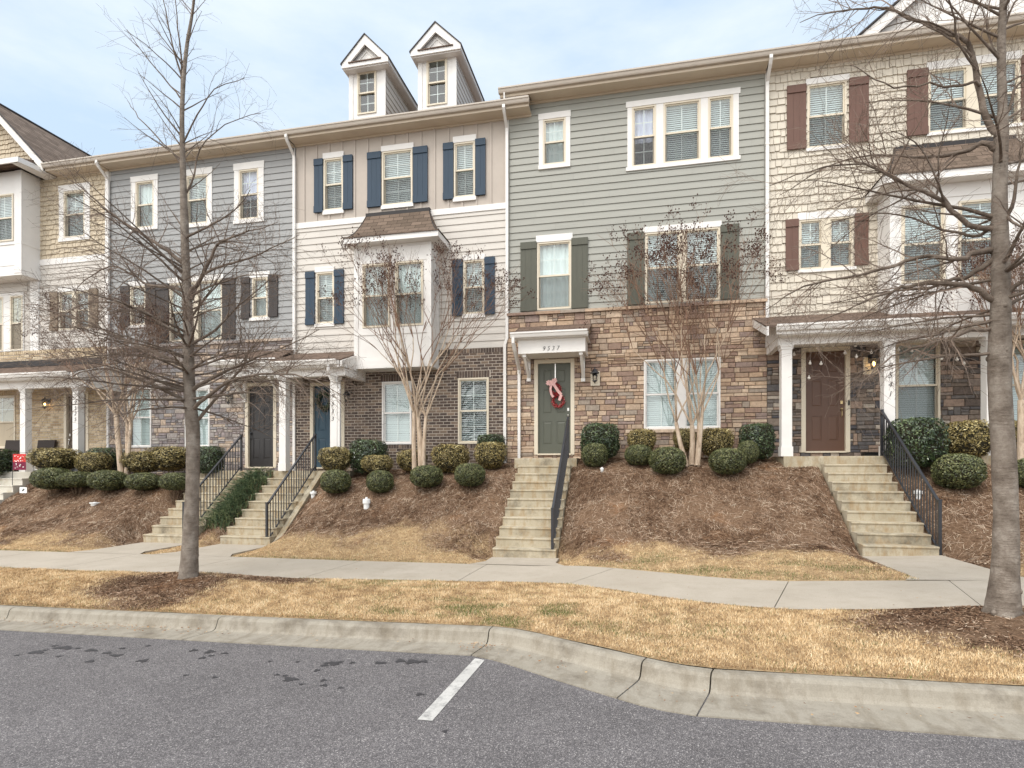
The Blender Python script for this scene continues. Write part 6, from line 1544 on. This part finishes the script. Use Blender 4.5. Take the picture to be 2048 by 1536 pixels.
# wreath of red berries in a figure of eight on the grey green door
M['berry'] = leafmat('red_berry', [hx((110, 14, 20)), hx((170, 28, 34)), hx((200, 60, 60)), hx((224, 150, 146))], rough=.35, spec=.5)
M['ribbon'] = paint('pink_gauze_ribbon', hx((226, 176, 170)), rough=.7, var=.15, nscale=40)
yd = DOOR37[1] and YS+.05; y0 = yd-.05
c1, c2 = (XW(1110.5, y0), ZW(1110.5, 778, y0)), (XW(1116.5, y0), ZW(1116.5, 802, y0))
t = thing('red_wreath', 'red berry wreath of two stacked rings with pink ribbon on the grey green door', 'wreath', (c2[0], y0, c2[1]-.2))
b = MB()
for (cx, cz), rad in ((c1, .125), (c2, .145)):
    b.tube([(cx+rad*math.cos(a*math.pi/12), y0, cz+rad*math.sin(a*math.pi/12)) for a in range(25)], .022, 6, .1)
    for i in range(420):
        a = random.uniform(0, 6.28); q = rad+random.gauss(0, .026); s = random.uniform(.007, .013)
        px_, pz_, py_ = cx+q*math.cos(a), cz+q*math.sin(a), y0+random.uniform(-.05, .02); n = len(b.v)
        b.v += [(px_+s, py_, pz_), (px_-s, py_, pz_), (px_, py_+s, pz_), (px_, py_-s, pz_), (px_, py_, pz_+s), (px_, py_, pz_-s)]; rr_ = random.random()**1.3
        for f in ((0, 4, 3), (3, 4, 1), (1, 4, 2), (2, 4, 0), (0, 3, 5), (3, 1, 5), (1, 2, 5), (2, 0, 5)): b.f.append(tuple(n+i_ for i_ in f)); b.r.append(rr_); b.m.append(0)
b.build('berry_rings', M['berry'], t)
b = MB(); rx, rz = XW(1104, y0), ZW(1104, 768, y0)
def strip(pts, w):
    for (x_, z_, yy), (x2, z2, y2) in zip(pts, pts[1:]):
        dx, dz = x2-x_, z2-z_; l = math.hypot(dx, dz) or 1; nx, nz_ = -dz/l*w/2, dx/l*w/2
        b.quad((x_-nx, yy, z_-nz_), (x2-nx, y2, z2-nz_), (x2+nx, y2-.008, z2+nz_), (x_+nx, yy-.008, z_+nz_))
strip([(rx+.02, rz+.02, y0-.07), (rx+.09, rz-.07, y0-.09), (rx+.17, rz-.2, y0-.08), (rx+.26, rz-.3, y0-.07), (rx+.2, rz-.45, y0-.06)], .075)
strip([(rx, rz, y0-.07), (rx-.07, rz-.03, y0-.1), (rx-.13, rz+.03, y0-.08), (rx-.05, rz+.07, y0-.07), (rx+.03, rz+.0, y0-.07)], .07)
strip([(rx, rz, y0-.07), (rx+.06, rz+.11, y0-.1), (rx+.13, rz+.09, y0-.09), (rx+.05, rz-.0, y0-.07)], .07)
strip([(rx-.01, rz-.02, y0-.07), (rx-.03, rz-.16, y0-.09), (rx+.0, rz-.3, y0-.08), (rx+.05, rz-.36, y0-.07)], .06)
b.build('ribbon', M['ribbon'], t)
b = MB(); hx0 = XW(1110.5, yd-.01); b.box(hx0-.013, hx0+.013, yd-.012, yd-.001, c1[1]+.1, DOOR37[3]-.005); b.build('hanger', M['nickel'], t)
# green wreath on the blue door
M['green'] = leafmat('wreath_leaf', [hx((20, 34, 24)), hx((40, 60, 40)), hx((70, 92, 62)), hx((110, 128, 96))], rough=.5)
cx, cz = XW(651, yd), ZW(651, 802, yd); t = thing('green_wreath', 'dark green leafy wreath on the teal blue door behind the column', 'wreath', (cx, yd-.05, cz-.3))
b = MB()
for i in range(1500):
    a = random.uniform(0, 6.28); q = .21+random.gauss(0, .04); p = V3((cx+q*math.cos(a), yd-.05+random.uniform(-.05, .03), cz+q*1.1*math.sin(a))); d = nz(1).normalized()*random.uniform(.02, .045); e = d.cross(nz(1)).normalized()*.009
    b.quad(tuple(p-d), tuple(p+e), tuple(p+d), tuple(p-e), random.random())
b.build('leaves', M['green'], t)
b = MB(); b.tube([(cx+.21*math.cos(a*math.pi/12), yd-.04, cz+.23*math.sin(a*math.pi/12)) for a in range(25)], .02, 6); b.build('frame', M['twig'], t)
# string of globe lights under the white porch
pts = [(1556, 700, 14.2), (1588, 708.8, 14.3), (1620, 726.5, 14.3), (1618, 756, 14.3), (1642, 727.5, 14.3), (1647, 692, 14.3), (1666.5, 691.5, 14.3), (1690, 706, 14.3), (1710.6, 691, 14.3), (1713, 713.6, 14.3), (1742.7, 705, 14.3), (1797, 699.7, 14.3), (1824, 701.6, 14.3), (1835, 719, 14.4), (1883, 717.4, 14.3), (1914, 719.5, 14.3), (1928, 727, 14.4), (1961, 702, 14.3)]
P = [px3(u, v, Y) for u, v, Y in pts]; t = thing('string_lights', 'string of white globe bulbs strung under the white columned porch', 'string lights', tuple(P[0]))
b = MB()
for a, c in zip(P, P[1:]):
    if abs(a.x-c.x) > .02: b.tube([tuple(a.lerp(c, i/6)+V3((0, 0, .055-.05*math.sin(math.pi*i/6)))) for i in range(7)], .003, 3)
b.build('wire', M['black'], t)
for p in P[1:]:
    b = MB(); b.ball(tuple(p), .034, 8); b.lathe(p.x, p.y, [(.012, p.z+.03), (.013, p.z+.062), (.001, p.z+.064)], 8); b.build('bulb', M['bulb_off'], t)
# box by the brown door
x0, x1 = XW(1727, 14.9), XW(1760, 14.9); fz = EYE+.265; t = thing('planter_box', 'low black box on the porch floor right of the brown door', 'box', ((x0+x1)/2, 14.9, fz))
b = MB(); b.box(x0, x1, 14.8, 15.05, fz, fz+.10); b.box(x0-.012, x1+.012, 14.788, 15.062, fz+.08, fz+.105); b.build('planter', M['black'], t)
# porch furniture, flag and small sign on the left porch
fz = EYE-.11
M['wicker'] = paint('dark_brown_wicker', hx((52, 42, 38)), rough=.7, var=.3, nscale=60, bmp=.6, bscale=120)
def armchair(x, y, label):
    t = thing('porch_chair', label, 'chair', (x, y, fz), 'dark porch chairs')
    b = MB(); b.box(x-.32, x+.32, y-.3, y+.22, fz+.36, fz+.46); b.build('seat', M['wicker'], t)
    b = MB(); b.prism_x([(y+.18, fz+.4), (y+.25, fz+.4), (y+.34, fz+1.02), (y+.27, fz+1.02)], x-.34, x+.34); b.build('backrest', M['wicker'], t)
    for s_x in (-1, 1):
        b = MB(); b.box(x+s_x*.34-.04, x+s_x*.34+.04, y-.3, y+.26, fz+.6, fz+.66); b.box(x+s_x*.34-.03, x+s_x*.34+.03, y-.28, y-.22, fz+.02, fz+.6); b.build('armrest', M['wicker'], t)
        for yy in (-.25, .2):
            b = MB(); b.box(x+s_x*.28-.025, x+s_x*.28+.025, y+yy-.025, y+yy+.025, fz, fz+.36); b.build('leg', M['wicker'], t)
armchair(XW(17, 14.7), 14.6, 'dark brown porch chair left of the first white column'); armchair(XW(76, 14.75), 14.75, 'dark brown porch chair behind the white side table')
x = XW(74, 14.3); t = thing('side_table', 'small white side table on the tan brick porch', 'table', (x, 14.25, fz))
b = MB(); b.box(x-.18, x+.3, 14.1, 14.4, fz+.5, fz+.54); b.build('tabletop', M['white'], t)
b = MB(); b.box(x-.1, x+.22, 14.14, 14.36, fz, fz+.5); b.build('pedestal', M['white'], t)
Y = 13.35; x = XW(25, Y); zg = T(x, Y)-.02; t = thing('garden_flag', 'red and plum garden flag on a thin black stand beside the left steps', 'flag', (x, Y, zg))
ft, fb = ZW(40, 908, Y), ZW(40, 940, Y); x1 = XW(52, Y)
b = MB(); b.tube([(x, Y, zg), (x, Y, ft+.03), (x1+.02, Y, ft+.035), (x1+.03, Y, ft+.05)], .008, 6); b.build('stand', M['iron'], t)
b = MB(); nn = 8
def fband(z0, z1, m_):
    for i in range(nn):
        xa, xb = lerp(x+.03, x1, i/nn), lerp(x+.03, x1, (i+1)/nn); ya, yb = Y-.01+.012*math.sin(i*1.1), Y-.01+.012*math.sin((i+1)*1.1)
        b.quad((xa, ya, z0), (xb, yb, z0), (xb, yb, z1), (xa, ya, z1), 0, m_); b.quad((xa, ya+.004, z0), (xa, ya+.004, z1), (xb, yb+.004, z1), (xb, yb+.004, z0), 0, m_)
zm = lerp(fb, ft, .5); fband(zm, ft, 0); fband(fb, zm, 1)
for i in range(26):
    xx_, zz_ = random.uniform(x+.05, x1-.05), random.uniform(fb+.05, ft-.04); w_, h_ = random.uniform(.015, .05), random.uniform(.012, .03); b.quad((xx_, Y-.032, zz_), (xx_+w_, Y-.032, zz_), (xx_+w_, Y-.03, zz_+h_), (xx_, Y-.03, zz_+h_), 0, 2)
M['red'] = paint('red_flag_cloth', hx((206, 44, 40)), rough=.8); M['plum'] = paint('plum_flag_cloth', hx((120, 30, 62)), rough=.8)
b.build('cloth', [M['red'], M['plum'], M['white']], t)
x = XW(47, Y-.1); zg = T(x, Y-.1); t = thing('yard_sign', 'little white yard sign with a dark emblem below the garden flag', 'sign', (x, Y-.1, zg))
b = MB(); b.box(x-.13, x+.13, Y-.11, Y-.1, zg+.03, zg+.2); b.build('panel', M['pvc'], t)
b = MB(); b.prism_y([(x-.05, zg+.09), (x+.0, zg+.08), (x+.06, zg+.15), (x+.01, zg+.16)], Y-.114, Y-.111); b.build('emblem', M['black'], t)
b = MB(); b.box(x-.004, x+.004, Y-.1, Y-.094, zg-.05, zg+.05); b.build('stake', M['iron'], t)
# meter cover in the verge

# ================================================================ CAMERA AND LIGHT
cam = bpy.data.cameras.new('camera'); co = bpy.data.objects.new('camera', cam); C.objects.link(co)
cam.sensor_width = 36; cam.lens = FP/2048*36; cam.shift_y = (HZ-768)/2048; cam.clip_end = 2000
co.location = (0, 0, EYE); co.rotation_euler = (R(90), 0, TH); bpy.context.scene.camera = co
SE, SR = R(54), R(205)
w = bpy.data.worlds.new('World'); bpy.context.scene.world = w; w.use_nodes = True; nt = w.node_tree; nt.nodes.clear()
o = N(nt, 'ShaderNodeOutputWorld'); bg = N(nt, 'ShaderNodeBackground'); bg.inputs[1].default_value = .15
sky = N(nt, 'ShaderNodeTexSky', sky_type='NISHITA'); sky.sun_disc = False; sky.sun_elevation = SE; sky.sun_rotation = SR; sky.dust_density = 1.5; sky.air_density = 1.0
tc = N(nt, 'ShaderNodeTexCoord'); mp = N(nt, 'ShaderNodeMapping'); mp.inputs['Scale'].default_value = (1, 1, 3.2); nt.links.new(tc.outputs['Generated'], mp.inputs[0])
cl = ramp(nt, noise(nt, mp.outputs[0], 1.9, 7, .58), [(.40, (0, 0, 0)), (.78, (1, 1, 1))])
ml = N(nt, 'ShaderNodeMath', operation='MULTIPLY_ADD'); nt.links.new(cl, ml.inputs[0]); ml.inputs[1].default_value = .95; ml.inputs[2].default_value = .05
blue = mix(nt, .75, sky.outputs[0], (4.5, 5.7, 7.0))
c = mix(nt, ml.outputs[0], blue, (6.1, 6.5, 6.9))
# added glow in the unseen sky behind the camera, brightens porches and house fronts
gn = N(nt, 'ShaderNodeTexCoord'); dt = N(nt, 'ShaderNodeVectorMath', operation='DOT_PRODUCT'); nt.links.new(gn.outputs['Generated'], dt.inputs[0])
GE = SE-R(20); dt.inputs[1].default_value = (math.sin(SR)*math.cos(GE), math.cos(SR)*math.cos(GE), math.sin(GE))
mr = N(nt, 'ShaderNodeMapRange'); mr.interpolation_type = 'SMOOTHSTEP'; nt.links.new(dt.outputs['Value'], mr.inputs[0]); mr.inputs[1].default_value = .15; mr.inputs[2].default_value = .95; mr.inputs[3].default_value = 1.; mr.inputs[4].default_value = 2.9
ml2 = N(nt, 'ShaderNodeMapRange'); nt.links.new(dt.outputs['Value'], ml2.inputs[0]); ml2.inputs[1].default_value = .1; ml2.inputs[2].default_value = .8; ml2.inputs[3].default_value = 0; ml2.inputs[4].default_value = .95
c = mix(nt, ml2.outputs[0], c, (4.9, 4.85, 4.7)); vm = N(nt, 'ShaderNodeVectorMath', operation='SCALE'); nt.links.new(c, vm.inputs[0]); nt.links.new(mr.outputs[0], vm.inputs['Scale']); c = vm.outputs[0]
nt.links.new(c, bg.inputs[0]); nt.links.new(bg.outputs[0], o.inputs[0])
L = bpy.data.lights.new('sun', 'SUN'); L.energy = 1.5; L.angle = R(24); L.color = (1, .955, .9)
so = bpy.data.objects.new('sun', L); C.objects.link(so)
# Blender's sky turns clockwise from +Y
d = Vector((math.sin(SR)*math.cos(SE), math.cos(SR)*math.cos(SE), math.sin(SE)))
so.rotation_euler = (-d).to_track_quat('-Z', 'Y').to_euler(); so.location = (0, -20, 30)
sc_ = bpy.context.scene; sc_.view_settings.view_transform = 'Standard'; sc_.view_settings.look = 'None'; sc_.view_settings.exposure = .16; sc_.view_settings.gamma = 1
sc_.cycles.max_bounces = 8; sc_.cycles.transparent_max_bounces = 16
